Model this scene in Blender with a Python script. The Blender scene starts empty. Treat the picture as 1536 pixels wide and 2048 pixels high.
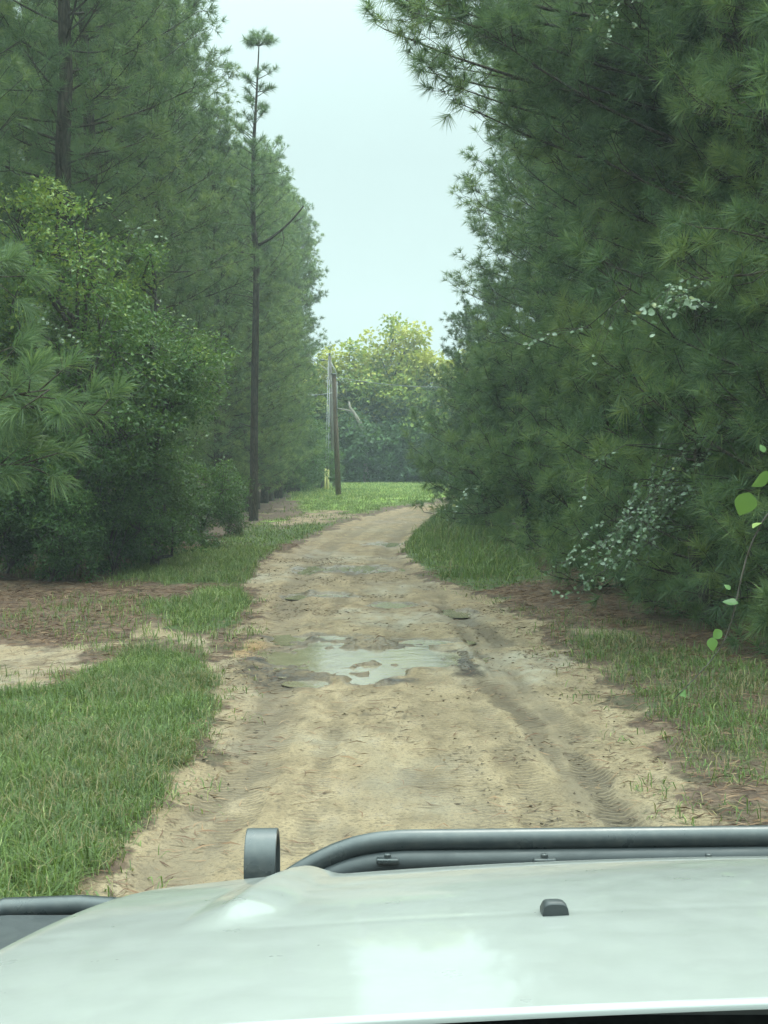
import bpy, math
import numpy as np

# ------------------------------------------------------------------ camera, sky, sun, exposure
C = bpy.context.scene.collection
SC = bpy.context.scene
PI = math.pi
F, HC, HOR = 3000.0, 1.85, 930.0
cam_d = bpy.data.cameras.new("camera")
cam = bpy.data.objects.new("camera", cam_d)
C.objects.link(cam)
cam.location = (0, 0, HC)
PITCH = math.atan((1024 - HOR) / F)
cam.rotation_euler = (PI / 2 - PITCH, 0, 0)
cam_d.sensor_fit = 'VERTICAL'
cam_d.sensor_height = 36.0
cam_d.lens = 36.0 * F / 2048.0
cam_d.clip_start = 0.05
cam_d.clip_end = 5000
SC.camera = cam

SUN_EL, SUN_AZ = math.radians(62), math.radians(25)
w = bpy.data.worlds.new("World")
SC.world = w
w.use_nodes = True
nt = w.node_tree
nt.nodes.clear()
n_out = nt.nodes.new('ShaderNodeOutputWorld')
n_bg = nt.nodes.new('ShaderNodeBackground')
n_bg.inputs['Strength'].default_value = 0.1
n_sky = nt.nodes.new('ShaderNodeTexSky')
n_sky.sky_type = 'NISHITA'
n_sky.sun_disc = False
n_sky.sun_elevation = SUN_EL
n_sky.sun_rotation = SUN_AZ
n_sky.air_density = 1.0
n_sky.dust_density = 3.0
n_tc = nt.nodes.new('ShaderNodeTexCoord')
n_sep = nt.nodes.new('ShaderNodeSeparateXYZ')
nt.links.new(n_tc.outputs['Generated'], n_sep.inputs[0])
n_map = nt.nodes.new('ShaderNodeMapRange')          # an overcast sky is brighter overhead
n_map.inputs['From Min'].default_value = 0.02
n_map.inputs['From Max'].default_value = 0.9
n_map.inputs['To Min'].default_value = 4.8
n_map.inputs['To Max'].default_value = 36.0
n_pw = nt.nodes.new('ShaderNodeMath')
n_pw.operation = 'POWER'
n_pw.inputs[1].default_value = 2.4
n_cl = nt.nodes.new('ShaderNodeMath')
n_cl.operation = 'MAXIMUM'
n_cl.inputs[1].default_value = 0.0
nt.links.new(n_sep.outputs['Z'], n_cl.inputs[0])
nt.links.new(n_cl.outputs[0], n_pw.inputs[0])
nt.links.new(n_pw.outputs[0], n_map.inputs['Value'])
n_ns = nt.nodes.new('ShaderNodeTexNoise')
n_ns.inputs['Scale'].default_value = 2.2
n_ns.inputs['Detail'].default_value = 5
n_ns.inputs['Roughness'].default_value = 0.5
nt.links.new(n_tc.outputs['Generated'], n_ns.inputs['Vector'])
n_nm = nt.nodes.new('ShaderNodeMapRange')
n_nm.inputs['From Min'].default_value = 0.3
n_nm.inputs['From Max'].default_value = 0.7
n_nm.inputs['To Min'].default_value = 0.93
n_nm.inputs['To Max'].default_value = 1.07
nt.links.new(n_ns.outputs['Fac'], n_nm.inputs['Value'])
n_mul = nt.nodes.new('ShaderNodeMath')
n_mul.operation = 'MULTIPLY'
nt.links.new(n_map.outputs[0], n_mul.inputs[0])
nt.links.new(n_nm.outputs[0], n_mul.inputs[1])
n_vm = nt.nodes.new('ShaderNodeVectorMath')
n_vm.operation = 'SCALE'
n_vm.inputs[0].default_value = (0.775, 1.0, 0.965)
nt.links.new(n_mul.outputs[0], n_vm.inputs['Scale'])
n_mix = nt.nodes.new('ShaderNodeMix')
n_mix.data_type = 'RGBA'
n_mix.inputs[0].default_value = 0.94                 # cloud cover
nt.links.new(n_sky.outputs[0], n_mix.inputs[6])
nt.links.new(n_vm.outputs[0], n_mix.inputs[7])
nt.links.new(n_mix.outputs[2], n_bg.inputs['Color'])
nt.links.new(n_bg.outputs[0], n_out.inputs[0])

sun_d = bpy.data.lights.new("sun", 'SUN')
sun_d.energy = 1.1
sun_d.angle = math.radians(25)
sun_d.color = (1.0, 0.96, 0.86)
sun = bpy.data.objects.new("sun", sun_d)
C.objects.link(sun)
sun.rotation_euler = (PI / 2 - SUN_EL, 0, PI - SUN_AZ)

SC.view_settings.view_transform = 'Standard'
SC.view_settings.look = 'None'
SC.view_settings.exposure = 0.9
SC.view_settings.gamma = 1
SC.render.engine = 'CYCLES'
SC.cycles.use_denoising = True
SC.cycles.max_bounces = 6
SC.cycles.diffuse_bounces = 3
SC.cycles.glossy_bounces = 3
SC.cycles.transmission_bounces = 3
SC.cycles.volume_bounces = 0
SC.cycles.transparent_max_bounces = 8

# ------------------------------------------------------------------ helpers
def tag(o, label=None, cat=None, group=None, kind=None):
    if label: o['label'] = label
    if cat: o['category'] = cat
    if group: o['group'] = group
    if kind: o['kind'] = kind
    return o

def empty(name, loc=(0, 0, 0), rz=0.0):
    o = bpy.data.objects.new(name, None)
    C.objects.link(o)
    o.location = loc
    o.rotation_euler = (0, 0, rz)
    o.empty_display_size = 0.2
    return o

def mesh_obj(name, V, polys, mats, parent=None, attrs=None, mi=None, smooth=True):
    """polys: list of (n,k) int arrays"""
    me = bpy.data.meshes.new(name)
    V = np.asarray(V, dtype=np.float32)
    me.vertices.add(len(V))
    me.vertices.foreach_set('co', V.ravel())
    polys = [np.asarray(p, dtype=np.int32) for p in polys if len(p)]
    nl = sum(p.size for p in polys)
    npol = sum(len(p) for p in polys)
    me.loops.add(nl)
    me.polygons.add(npol)
    me.loops.foreach_set('vertex_index', np.concatenate([p.ravel() for p in polys]))
    starts, s = [], 0
    for p in polys:
        k = p.shape[1]
        starts.append(s + np.arange(len(p), dtype=np.int32) * k)
        s += p.size
    me.polygons.foreach_set('loop_start', np.concatenate(starts))
    if mi is not None:
        me.polygons.foreach_set('material_index', np.concatenate([np.asarray(m, np.int32) for m in mi if len(m)]))
    me.polygons.foreach_set('use_smooth', np.full(npol, smooth, dtype=bool))
    for k_, a in (attrs or {}).items():
        at = me.attributes.new(k_, 'FLOAT', 'POINT')
        at.data.foreach_set('value', np.asarray(a, np.float32))
    me.update(calc_edges=True)
    for m in (mats if isinstance(mats, (list, tuple)) else [mats]):
        me.materials.append(m)
    o = bpy.data.objects.new(name, me)
    C.objects.link(o)
    if parent is not None: o.parent = parent
    return o

class MB:
    """collects tubes / boxes / grids into one mesh"""
    def __init__(s): s.V, s.T, s.Q, s.n = [], [], [], 0
    def add(s, V, T=None, Q=None):
        V = np.asarray(V, float)
        s.V.append(V)
        if T is not None and len(T): s.T.append(np.asarray(T) + s.n)
        if Q is not None and len(Q): s.Q.append(np.asarray(Q) + s.n)
        s.n += len(V)
    def tube(s, pts, rad, k=8, cap=True):
        P = np.asarray(pts, float)
        n = len(P)
        R = np.broadcast_to(np.asarray(rad, float), (n,))
        T = np.gradient(P, axis=0)
        T /= np.linalg.norm(T, axis=1)[:, None] + 1e-9
        up = np.array([0, 0, 1.0])
        if abs(T[:, 2]).mean() > 0.8: up = np.array([1.0, 0, 0])
        A = np.cross(T, up); A /= np.linalg.norm(A, axis=1)[:, None] + 1e-9
        B = np.cross(T, A)
        a = np.arange(k) * 2 * PI / k
        V = P[:, None] + R[:, None, None] * (np.cos(a)[None, :, None] * A[:, None] + np.sin(a)[None, :, None] * B[:, None])
        i = np.arange(n - 1)[:, None] * k
        j = np.arange(k)[None]
        Q = np.stack([i + j, i + (j + 1) % k, i + k + (j + 1) % k, i + k + j], -1).reshape(-1, 4)
        VV = V.reshape(-1, 3)
        TT = []
        if cap:
            VV = np.vstack([VV, P[:1], P[-1:]])
            c0, c1 = n * k, n * k + 1
            TT = [(c0, (q + 1) % k, q) for q in range(k)] + [(c1, (n - 1) * k + q, (n - 1) * k + (q + 1) % k) for q in range(k)]
        s.add(VV, TT, Q)
    def box(s, x0, x1, y0, y1, z0, z1):
        V = [(x, y, z) for z in (z0, z1) for y in (y0, y1) for x in (x0, x1)]
        s.add(V, None, [(0, 2, 3, 1), (4, 5, 7, 6), (0, 1, 5, 4), (2, 6, 7, 3), (0, 4, 6, 2), (1, 3, 7, 5)])
    def lathe(s, prof, cx=0, cy=0, cz=0, k=24, axis='z'):
        a = np.arange(k) * 2 * PI / k
        P = np.asarray(prof, float)
        n = len(P)
        X = P[:, :1] * np.cos(a)[None]; Y = P[:, :1] * np.sin(a)[None]; Z = np.repeat(P[:, 1:], k, 1)
        if axis == 'z': V = np.stack([X + cx, Y + cy, Z + cz], -1)
        elif axis == 'x': V = np.stack([Z + cx, X + cy, Y + cz], -1)
        else: V = np.stack([X + cx, Z + cy, Y + cz], -1)
        i = np.arange(n - 1)[:, None] * k
        j = np.arange(k)[None]
        Q = np.stack([i + j, i + (j + 1) % k, i + k + (j + 1) % k, i + k + j], -1).reshape(-1, 4)
        s.add(V.reshape(-1, 3), None, Q)
    def grid(s, X, Y, Z):
        n, m = X.shape
        i = np.arange(n - 1)[:, None] * m
        j = np.arange(m - 1)[None]
        Q = np.stack([i + j, i + j + 1, i + m + j + 1, i + m + j], -1).reshape(-1, 4)
        s.add(np.stack([X, Y, Z], -1).reshape(-1, 3), None, Q)
    def build(s, name, mat, parent=None, smooth=True, bevel=0, attrs=None):
        polys = []
        if s.T: polys.append(np.vstack(s.T))
        if s.Q: polys.append(np.vstack(s.Q))
        o = mesh_obj(name, np.vstack(s.V), polys, mat, parent, attrs, smooth=smooth)
        if bevel:
            b = o.modifiers.new('bevel', 'BEVEL'); b.width = bevel; b.segments = 3; b.limit_method = 'ANGLE'
        return o

def hsh(ix, iy, s):
    v = np.sin(ix * 127.1 + iy * 311.7 + s * 74.7) * 43758.5453
    return v - np.floor(v)
def vn(x, y, s=0):
    ix, iy = np.floor(x), np.floor(y)
    fx, fy = x - ix, y - iy
    fx = fx * fx * (3 - 2 * fx); fy = fy * fy * (3 - 2 * fy)
    a = hsh(ix, iy, s); b = hsh(ix + 1, iy, s); c = hsh(ix, iy + 1, s); d = hsh(ix + 1, iy + 1, s)
    return (a * (1 - fx) + b * fx) * (1 - fy) + (c * (1 - fx) + d * fx) * fy
def fbm(x, y, s=0, o=4):
    r, a, t = 0, 1.0, 0
    for i in range(o):
        r = r + a * vn(x * 2 ** i + 13.7 * i, y * 2 ** i - 7.1 * i, s + i); t += a; a *= .5
    return r / t - .5
def sst(a, b, x):
    t = np.clip((x - a) / (b - a), 0, 1)
    return t * t * (3 - 2 * t)

def terrain(x, y):
    return 0.55 * sst(58, 112, np.asarray(y, float)) + 0 * np.asarray(x, float)

def G(px, py):
    """ground point (x, y) under a point of the photograph"""
    dx = (px - 768) / F; dz0 = -(py - 1024) / F
    c, s = math.cos(PITCH), math.sin(PITCH)
    dy = c + dz0 * s; dz = -s + dz0 * c
    d = 20.0
    for _ in range(60):
        z = float(terrain(0, d))
        dn = (z - HC) / dz * dy if dz < -1e-4 else 150
        d = .5 * d + .5 * min(max(dn, 2), 160)
    return (dx / dy * d, d)
def poly(pts): return np.array([G(*p) for p in pts])

def sdist(P, x, y):
    """signed distance to polygon, positive inside"""
    x = np.asarray(x); y = np.asarray(y)
    d = np.full(x.shape, 1e9); ins = np.zeros(x.shape, bool)
    n = len(P)
    for i in range(n):
        ax, ay = P[i]; bx, by = P[(i + 1) % n]
        ex, ey = bx - ax, by - ay
        t = np.clip(((x - ax) * ex + (y - ay) * ey) / (ex * ex + ey * ey + 1e-12), 0, 1)
        d = np.minimum(d, np.hypot(x - ax - t * ex, y - ay - t * ey))
        if ay != by:
            c = ((ay > y) != (by > y)) & (x < (bx - ax) * (y - ay) / (by - ay) + ax)
            ins ^= c
    return np.where(ins, d, -d)
def pdist(P, x, y):
    """polyline: signed lateral offset and arclength"""
    best = np.full(x.shape, 1e9); lat = np.zeros(x.shape); arc = np.zeros(x.shape); s0 = 0
    for i in range(len(P) - 1):
        ax, ay = P[i]; bx, by = P[i + 1]
        ex, ey = bx - ax, by - ay; L = math.hypot(ex, ey)
        t = np.clip(((x - ax) * ex + (y - ay) * ey) / (L * L), 0, 1)
        d = np.hypot(x - ax - t * ex, y - ay - t * ey)
        m = d < best
        best = np.where(m, d, best)
        cr = (ex * (y - ay) - ey * (x - ax)) / L
        lat = np.where(m, cr, lat); arc = np.where(m, s0 + t * L, arc); s0 += L
    return best, lat, arc

# ------------------------------------------------------------------ materials
class NT:
    def __init__(s, name):
        s.m = bpy.data.materials.new(name); s.m.use_nodes = True
        s.t = s.m.node_tree; s.t.nodes.clear()
        s.out = s.t.nodes.new('ShaderNodeOutputMaterial')
    def n(s, typ, **kw):
        nd = s.t.nodes.new(typ)
        for k, v in kw.items(): setattr(nd, k, v)
        return nd
    def l(s, a, b): s.t.links.new(a, b)
    def attr(s, name):
        a = s.n('ShaderNodeAttribute'); a.attribute_name = name
        return a.outputs['Fac']
    def noise(s, scale, detail=4, rough=.55, vec=None, obj=True):
        a = s.n('ShaderNodeTexNoise')
        a.inputs['Scale'].default_value = scale; a.inputs['Detail'].default_value = detail; a.inputs['Roughness'].default_value = rough
        if vec is not None: s.l(vec, a.inputs['Vector'])
        return a.outputs['Fac']
    def coords(s, scale=(1, 1, 1)):
        tc = s.n('ShaderNodeTexCoord'); mp = s.n('ShaderNodeMapping')
        mp.inputs['Scale'].default_value = scale
        s.l(tc.outputs['Object'], mp.inputs['Vector'])
        return mp.outputs[0]
    def ramp(s, fac, stops):
        r = s.n('ShaderNodeValToRGB'); s.l(fac, r.inputs[0])
        el = r.color_ramp.elements
        while len(el) < len(stops): el.new(.5)
        for e, (p, c) in zip(el, stops):
            e.position = p; e.color = (*c, 1) if len(c) == 3 else c
        return r.outputs[0]
    def mr(s, v, a, b, c=0., d=1.):
        r = s.n('ShaderNodeMapRange'); r.clamp = True
        s.l(v, r.inputs['Value'])
        for k, x in zip(('From Min', 'From Max', 'To Min', 'To Max'), (a, b, c, d)): r.inputs[k].default_value = x
        return r.outputs[0]
    def math(s, op, a, b=None):
        m = s.n('ShaderNodeMath', operation=op)
        for i, v in enumerate((a, b)):
            if v is None: continue
            if isinstance(v, (int, float)): m.inputs[i].default_value = v
            else: s.l(v, m.inputs[i])
        return m.outputs[0]
    def mix(s, f, a, b, mode='MIX'):
        m = s.n('ShaderNodeMix', data_type='RGBA', blend_type=mode)
        if isinstance(f, (int, float)): m.inputs[0].default_value = f
        else: s.l(f, m.inputs[0])
        for i, v in ((6, a), (7, b)):
            if isinstance(v, tuple): m.inputs[i].default_value = (*v, 1)
            else: s.l(v, m.inputs[i])
        return m.outputs[2]
    def pbr(s, col, rough=.6, metal=0, spec=.5, bump=None, bs=.3, bd=.01, coat=0):
        p = s.n('ShaderNodeBsdfPrincipled')
        for k, v in (('Base Color', col), ('Roughness', rough), ('Metallic', metal), ('Specular IOR Level', spec), ('Coat Weight', coat)):
            if isinstance(v, tuple): p.inputs[k].default_value = (*v, 1)
            elif isinstance(v, (int, float)): p.inputs[k].default_value = v
            else: s.l(v, p.inputs[k])
        if coat: p.inputs['Coat Roughness'].default_value = .04
        if bump is not None:
            b = s.n('ShaderNodeBump'); b.inputs['Strength'].default_value = bs; b.inputs['Distance'].default_value = bd
            s.l(bump, b.inputs['Height']); s.l(b.outputs[0], p.inputs['Normal'])
        s.p = p
        s.l(p.outputs[0], s.out.inputs[0])
        return s.m

def leaf_mat(name, stops, trans=.3, rough=.5, spec=.35):
    t = NT(name)
    col = t.ramp(t.attr('tint'), stops)
    p = t.n('ShaderNodeBsdfPrincipled')
    t.l(col, p.inputs['Base Color']); p.inputs['Roughness'].default_value = rough; p.inputs['Specular IOR Level'].default_value = spec
    tr = t.n('ShaderNodeBsdfTranslucent')
    t.l(t.mix(.5, col, (.16, .24, .03)), tr.inputs[0])
    mx = t.n('ShaderNodeMixShader'); mx.inputs[0].default_value = trans
    t.l(p.outputs[0], mx.inputs[1]); t.l(tr.outputs[0], mx.inputs[2]); t.l(mx.outputs[0], t.out.inputs[0])
    return t.m

def bark_mat(name, c1, c2, sc=9):
    t = NT(name)
    v = t.coords((1, 1, .22))
    n1 = t.noise(sc, 6, .65, v); n2 = t.noise(sc * 5, 4, .6, v)
    vo = t.n('ShaderNodeTexVoronoi'); vo.feature = 'DISTANCE_TO_EDGE'; vo.inputs['Scale'].default_value = sc * 1.6
    t.l(v, vo.inputs['Vector'])
    f = t.math('MULTIPLY', t.mr(vo.outputs[0], 0, .18), t.mr(n1, .3, .7))
    col = t.ramp(t.math('ADD', t.math('MULTIPLY', f, .7), t.math('MULTIPLY', n2, .3)), [(0, c1), (.8, c2)])
    return t.pbr(col, .9, spec=.2, bump=f, bs=.8, bd=.02)

M = {}
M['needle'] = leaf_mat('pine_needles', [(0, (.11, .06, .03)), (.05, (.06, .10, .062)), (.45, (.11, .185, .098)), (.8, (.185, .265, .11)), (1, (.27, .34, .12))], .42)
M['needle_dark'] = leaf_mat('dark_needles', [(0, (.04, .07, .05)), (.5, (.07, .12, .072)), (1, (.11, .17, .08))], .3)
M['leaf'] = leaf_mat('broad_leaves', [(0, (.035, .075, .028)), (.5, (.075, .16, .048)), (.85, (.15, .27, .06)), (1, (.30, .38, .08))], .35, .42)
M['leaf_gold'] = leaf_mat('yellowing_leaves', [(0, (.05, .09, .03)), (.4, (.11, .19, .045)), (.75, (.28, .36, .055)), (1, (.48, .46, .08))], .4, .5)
M['vine'] = leaf_mat('pale_vine_leaves', [(0, (.05, .09, .04)), (.5, (.12, .18, .09)), (.85, (.23, .30, .18)), (1, (.38, .38, .14))], .2, .35, .6)
M['grass'] = leaf_mat('grass_blades', [(0, (.30, .24, .12)), (.12, (.07, .10, .035)), (.5, (.115, .175, .05)), (.85, (.20, .27, .07)), (1, (.42, .43, .17))], .35, .5)
M['straw'] = leaf_mat('pine_straw', [(0, (.07, .035, .022)), (.5, (.16, .085, .05)), (1, (.30, .19, .11))], 0, .8)
M['crumbs'] = leaf_mat('leaf_crumbs', [(0, (.05, .035, .025)), (.6, (.11, .08, .05)), (1, (.2, .13, .07))], 0, .8)
M['bark'] = bark_mat('pine_bark', (.026, .024, .018), (.115, .095, .072))
M['bark_grey'] = bark_mat('grey_bark', (.04, .035, .03), (.14, .12, .10), 14)
M['deadwood'] = bark_mat('dead_wood', (.20, .17, .14), (.42, .38, .33), 12)
M['pole'] = bark_mat('weathered_pole_wood', (.09, .065, .045), (.19, .145, .105), 7)
M['pole_grey'] = bark_mat('silvery_pole_wood', (.13, .12, .105), (.24, .225, .20), 7)

def ground_mat():
    t = NT('earth_and_sand')
    v = t.coords()
    vs = t.coords((1, .35, 1))
    n_big = t.noise(.7, 4, .6, v); n_mid = t.noise(4.5, 6, .65, vs); n_fine = t.noise(38, 5, .7, v); n_grit = t.noise(110, 3, .7, v)
    # sandy clay
    n_st = t.noise(2.6, 7, .72, t.coords((1, .55, 1)))
    n_pat = t.noise(1.5, 6, .68, t.coords((1.3, .6, 1)))
    sand = t.ramp(n_mid, [(.28, (.15, .103, .060)), (.42, (.26, .186, .108)), (.56, (.375, .275, .165)), (.75, (.44, .34, .235))])
    sand = t.mix(t.mr(n_big, .35, .7, 0, .5), sand, (.285, .205, .115))
    sand = t.mix(t.mr(n_pat, .50, .66, 0, .55), sand, (.165, .128, .088))
    sand = t.mix(t.mr(n_fine, .53, .60, 0, .7), sand, (.085, .062, .042))
    sand = t.mix(t.math('MULTIPLY', t.attr('pale'), t.mr(n_st, .38, .6)), sand, (.42, .375, .29))
    sand = t.mix(t.mr(n_st, .60, .68, 0, .7), sand, (.10, .075, .052))
    sand = t.mix(t.attr('orange'), sand, (.38, .215, .09))
    sand = t.mix(t.mr(n_grit, .35, .65, 0, .45), sand, (.13, .10, .065))
    sand = t.mix(t.math('MULTIPLY', t.attr('rut'), t.mr(n_st, .3, .6, .25, .75)), sand, (.17, .13, .088))
    # tyre tread pattern
    ph = t.attr('phase')
    lug = t.math('SINE', ph)
    lugm = t.mr(lug, -.1, .35)
    trk = t.attr('track')
    dk = t.math('MULTIPLY', trk, t.mr(lug, -.6, .5, .35, 1))
    sand = t.mix(t.math('MULTIPLY', dk, .8), sand, (.085, .062, .042))
    # litter
    vl = t.coords((1, .5, 1))
    n_l = t.noise(9, 7, .75, vl); n_l2 = t.noise(1.3, 4, .6, v)
    lit = t.ramp(n_l, [(.25, (.035, .022, .016)), (.48, (.10, .062, .042)), (.62, (.17, .11, .075)), (.78, (.25, .20, .14))])
    lit = t.mix(t.mr(n_l2, .5, .68, 0, .55), lit, (.055, .07, .03))
    # soil below grass
    gs = t.ramp(t.noise(14, 6, .7, v), [(.3, (.05, .06, .022)), (.55, (.075, .11, .035)), (.8, (.13, .16, .06))])
    far = t.ramp(t.noise(1.6, 6, .7, t.coords((.5, 1, 1))), [(.3, (.11, .18, .035)), (.52, (.22, .32, .05)), (.75, (.32, .38, .09))])
    gs = t.mix(t.attr('lawn'), gs, far)
    fr = t.math('MULTIPLY', t.math('SUBTRACT', n_mid, .5), 1.1)
    sm = t.mr(t.math('ADD', t.math('ADD', t.attr('sand'), fr), t.math('MULTIPLY', t.math('SUBTRACT', n_l, .5), .5)), .40, .60)
    gm = t.mr(t.math('ADD', t.attr('grass'), t.math('MULTIPLY', t.math('SUBTRACT', n_l, .5), .9)), .4, .6)
    col = t.mix(gm, lit, gs)
    col = t.mix(sm, col, sand)
    wet = t.attr('wet')
    wf = t.mr(t.math('ADD', wet, t.math('MULTIPLY', fr, .8)), .25, .75)
    col = t.mix(t.math('MULTIPLY', wf, .72), col, t.mix(1.0, col, (.42, .38, .34), 'MULTIPLY'))
    col = t.mix(t.math('MULTIPLY', t.attr('mud'), t.mr(n_mid, .35, .55)), col, (.055, .042, .032))
    rough = t.mr(wf, 0, 1, .92, .28)
    h = t.math('ADD', t.math('MULTIPLY', n_mid, 1.2), t.math('MULTIPLY', n_fine, .45))
    h = t.math('ADD', h, t.math('MULTIPLY', n_grit, .08))
    h = t.math('SUBTRACT', h, t.math('MULTIPLY', dk, .9))
    return t.pbr(col, rough, spec=.35, bump=h, bs=1.0, bd=.026)
M['ground'] = ground_mat()

def water_mat():
    t = NT('muddy_water')
    v = t.coords()
    p = t.pbr(t.ramp(t.noise(3, 4, .6, v), [(.35, (.20, .16, .10)), (.65, (.30, .25, .16))]), .045, spec=1.0, bump=t.noise(9, 4, .6, v), bs=.30, bd=.014)
    t.p.inputs['IOR'].default_value = 2.2
    return p
M['water'] = water_mat()

def paint_mat(name, col, rough, coat=0, spec=.5, dirt=None, bscale=None, metal=0, ds=7):
    t = NT(name)
    v = t.coords()
    c = col
    if dirt: c = t.mix(t.mr(t.noise(ds, 6, .7, v), .45, .8, 0, .45), col, dirt)
    r = t.mr(t.noise(16, 4, .6, v), .3, .7, rough * .8, rough * 1.25)
    return t.pbr(c, r, metal, spec, bump=(t.noise(bscale, 3, .6, v) if bscale else None), bs=.12, bd=.002, coat=coat)
M['white_paint'] = paint_mat('white_car_paint', (.30, .305, .29), .34, coat=.65, spec=.3, dirt=(.285, .285, .265))
M['black_steel'] = paint_mat('satin_black_steel', (.035, .042, .045), .30, spec=.7, dirt=(.10, .10, .09), bscale=60, ds=38)
M['black_plastic'] = paint_mat('black_plastic', (.028, .033, .036), .5, dirt=(.06, .065, .062), bscale=180)
M['rubber'] = paint_mat('tyre_rubber', (.02, .02, .02), .8, bscale=50)
M['rim'] = paint_mat('grey_wheel_metal', (.25, .26, .27), .35, metal=.8)
M['rim_dark'] = paint_mat('dull_metal', (.12, .13, .13), .5, dirt=(.2, .2, .19))
M['lamp_glass'] = paint_mat('lamp_glass', (.6, .62, .62), .08, spec=.9)
M['yellow'] = paint_mat('yellow_plastic', (.46, .42, .15), .5, dirt=(.4, .36, .12))
M['wire'] = paint_mat('wire_metal', (.20, .21, .20), .5)
M['ceramic'] = paint_mat('grey_insulator', (.10, .11, .12), .3)
M['rust'] = paint_mat('grey_metal', (.30, .31, .31), .5, dirt=(.2, .12, .08))

# ------------------------------------------------------------------ ground, road, puddles
ROAD = np.vstack([[(-1.25, -6), (-1.25, 5.5)],
    poly([(262, 1725), (330, 1620), (400, 1530), (445, 1430), (462, 1370), (452, 1325), (480, 1278), (503, 1232), (500, 1180), (522, 1138), (560, 1108), (625, 1078), (702, 1044), (790, 1019), (866, 1008)]),
    [(5.5, 74), (16, 79), (40, 84), (40, 76), (16, 71), (7, 67.5)],
    poly([(893, 1019), (862, 1040), (812, 1080), (800, 1108), (852, 1158), (950, 1190), (1048, 1228), (1110, 1300), (1180, 1370), (1250, 1450), (1330, 1545), (1425, 1650)]),
    [(1.75, 5.5), (1.75, -6)]])
SPUR = np.vstack([poly([(500, 1262), (300, 1282), (120, 1288), (-60, 1290)]), [(-14, 13.8), (-14, 12.2)], poly([(-80, 1420), (60, 1405), (190, 1345), (225, 1296), (330, 1300), (450, 1330)])])
GR = [poly([(-60, 1850), (-60, 1405), (110, 1395), (190, 1350), (215, 1310), (300, 1298), (440, 1332), (462, 1378), (442, 1430), (425, 1490), (375, 1550), (330, 1620), (285, 1690), (230, 1770), (150, 1850)]),
      np.array([(-6, 3), (-1.35, 3), (-1.32, 7), (-3.5, 8.5), (-6, 9)]),
      poly([(315, 1255), (335, 1212), (385, 1192), (495, 1188), (506, 1215), (482, 1252), (400, 1284)]),
      poly([(215, 1168), (245, 1136), (410, 1106), (520, 1138), (498, 1178), (300, 1172)]),
      poly([(415, 1112), (440, 1080), (520, 1050), (600, 1036), (600, 985), (640, 964), (860, 966), (875, 1006), (780, 1014), (700, 1036), (630, 1072), (556, 1108), (520, 1130)]),
      np.array([(-4.6, 72), (-7, 118), (14, 118), (14, 86), (3, 77), (-.5, 72)]),
      poly([(798, 1108), (818, 1070), (880, 1022), (1010, 1050), (1085, 1130), (1090, 1172), (955, 1188), (856, 1158)]),
      poly([(1090, 1290), (1200, 1275), (1400, 1320), (1620, 1350), (1620, 1660), (1440, 1655), (1380, 1560), (1262, 1452), (1185, 1372)])]
GD = [1, 1, 1, .8, .62, 1, 1, .42]
LAWN = np.array([(-4.6, 45), (-6, 118), (16, 118), (16, 88), (6, 76), (1.2, 70), (-.8, 55), (-1.5, 47)])
BARE = poly([(610, 1030), (640, 1022), (700, 1026), (720, 1036), (660, 1048), (560, 1062), (540, 1050)])
# puddles: cx, cy(px), rx(px), ry(px) -> world ellipse
PUD = []
for px0, px1, py0, py1, dep in [(535, 750, 1284, 1340, .066), (690, 925, 1288, 1334, .064), (690, 815, 1330, 1366, .05), (545, 715, 1268, 1284, .048), (800, 925, 1276, 1287, .045),
                                (580, 712, 1185, 1195, .044), (750, 825, 1203, 1214, .030), (615, 775, 1131, 1147, .046), (730, 800, 1085, 1091, .04), (885, 950, 1218, 1230, .026), (580, 660, 1357, 1367, .045)]:
    cxm = (px0 + px1) / 2
    a, b = G(cxm, py1), G(cxm, py0)
    cy = (a[1] + b[1]) / 2
    rx = (px1 - px0) / 2 * cy / F
    PUD.append(((px0 + px1 - 1536) / 2 / F * cy, cy, rx, max((b[1] - a[1]) / 2, .18), dep))
MUD = [(690, 1143, 60, 12), (505, 1330, 55, 22), (610, 1275, 70, 8), (790, 1362, 60, 6), (560, 1350, 90, 20), (930, 1335, 40, 30)]
TRK = [([(1150, 1500), (1195, 1570), (1262, 1660), (1330, 1760)], .085, 1.0, 90), ([(905, 1300), (985, 1380), (1065, 1445)], .11, .95, 80),
       ([(880, 1210), (960, 1250), (1010, 1290)], .12, .95, 70), ([(960, 1420), (1060, 1560), (1130, 1680)], .10, .55, 110),
       ([(620, 1350), (560, 1480), (490, 1640)], .10, .55, 90), ([(560, 1360), (500, 1470), (420, 1620)], .10, .6, 100), ([(700, 1130), (760, 1210), (830, 1330), (905, 1500), (960, 1680)], .16, .42, 120),
       ([(690, 1060), (640, 1120), (600, 1200), (560, 1280)], .15, .3, 60), ([(830, 1060), (770, 1090), (760, 1150), (870, 1240)], .15, .4, 60),
       ([(700, 1380), (660, 1480), (640, 1560), (600, 1700)], .075, .5, 110), ([(600, 1350), (520, 1500), (440, 1680)], .05, .6, 100), ([(930, 1350), (1010, 1500), (1080, 1660)], .07, .5, 100),
       ([(860, 1540), (900, 1600), (940, 1680)], .16, .45, 130), ([(760, 1100), (700, 1180), (640, 1260)], .08, .55, 70), ([(860, 1160), (940, 1280), (1030, 1400), (1130, 1540)], .06, .55, 90), ([(700, 1060), (620, 1110), (575, 1170), (545, 1240)], .09, .45, 60),
       ([(1010, 1330), (1110, 1430), (1190, 1500)], .07, .6, 90), ([(810, 1040), (740, 1075), (700, 1110)], .16, .35, 60)]
TRK = [(poly(p), a, s, k) for p, a, s, k in TRK]
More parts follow.
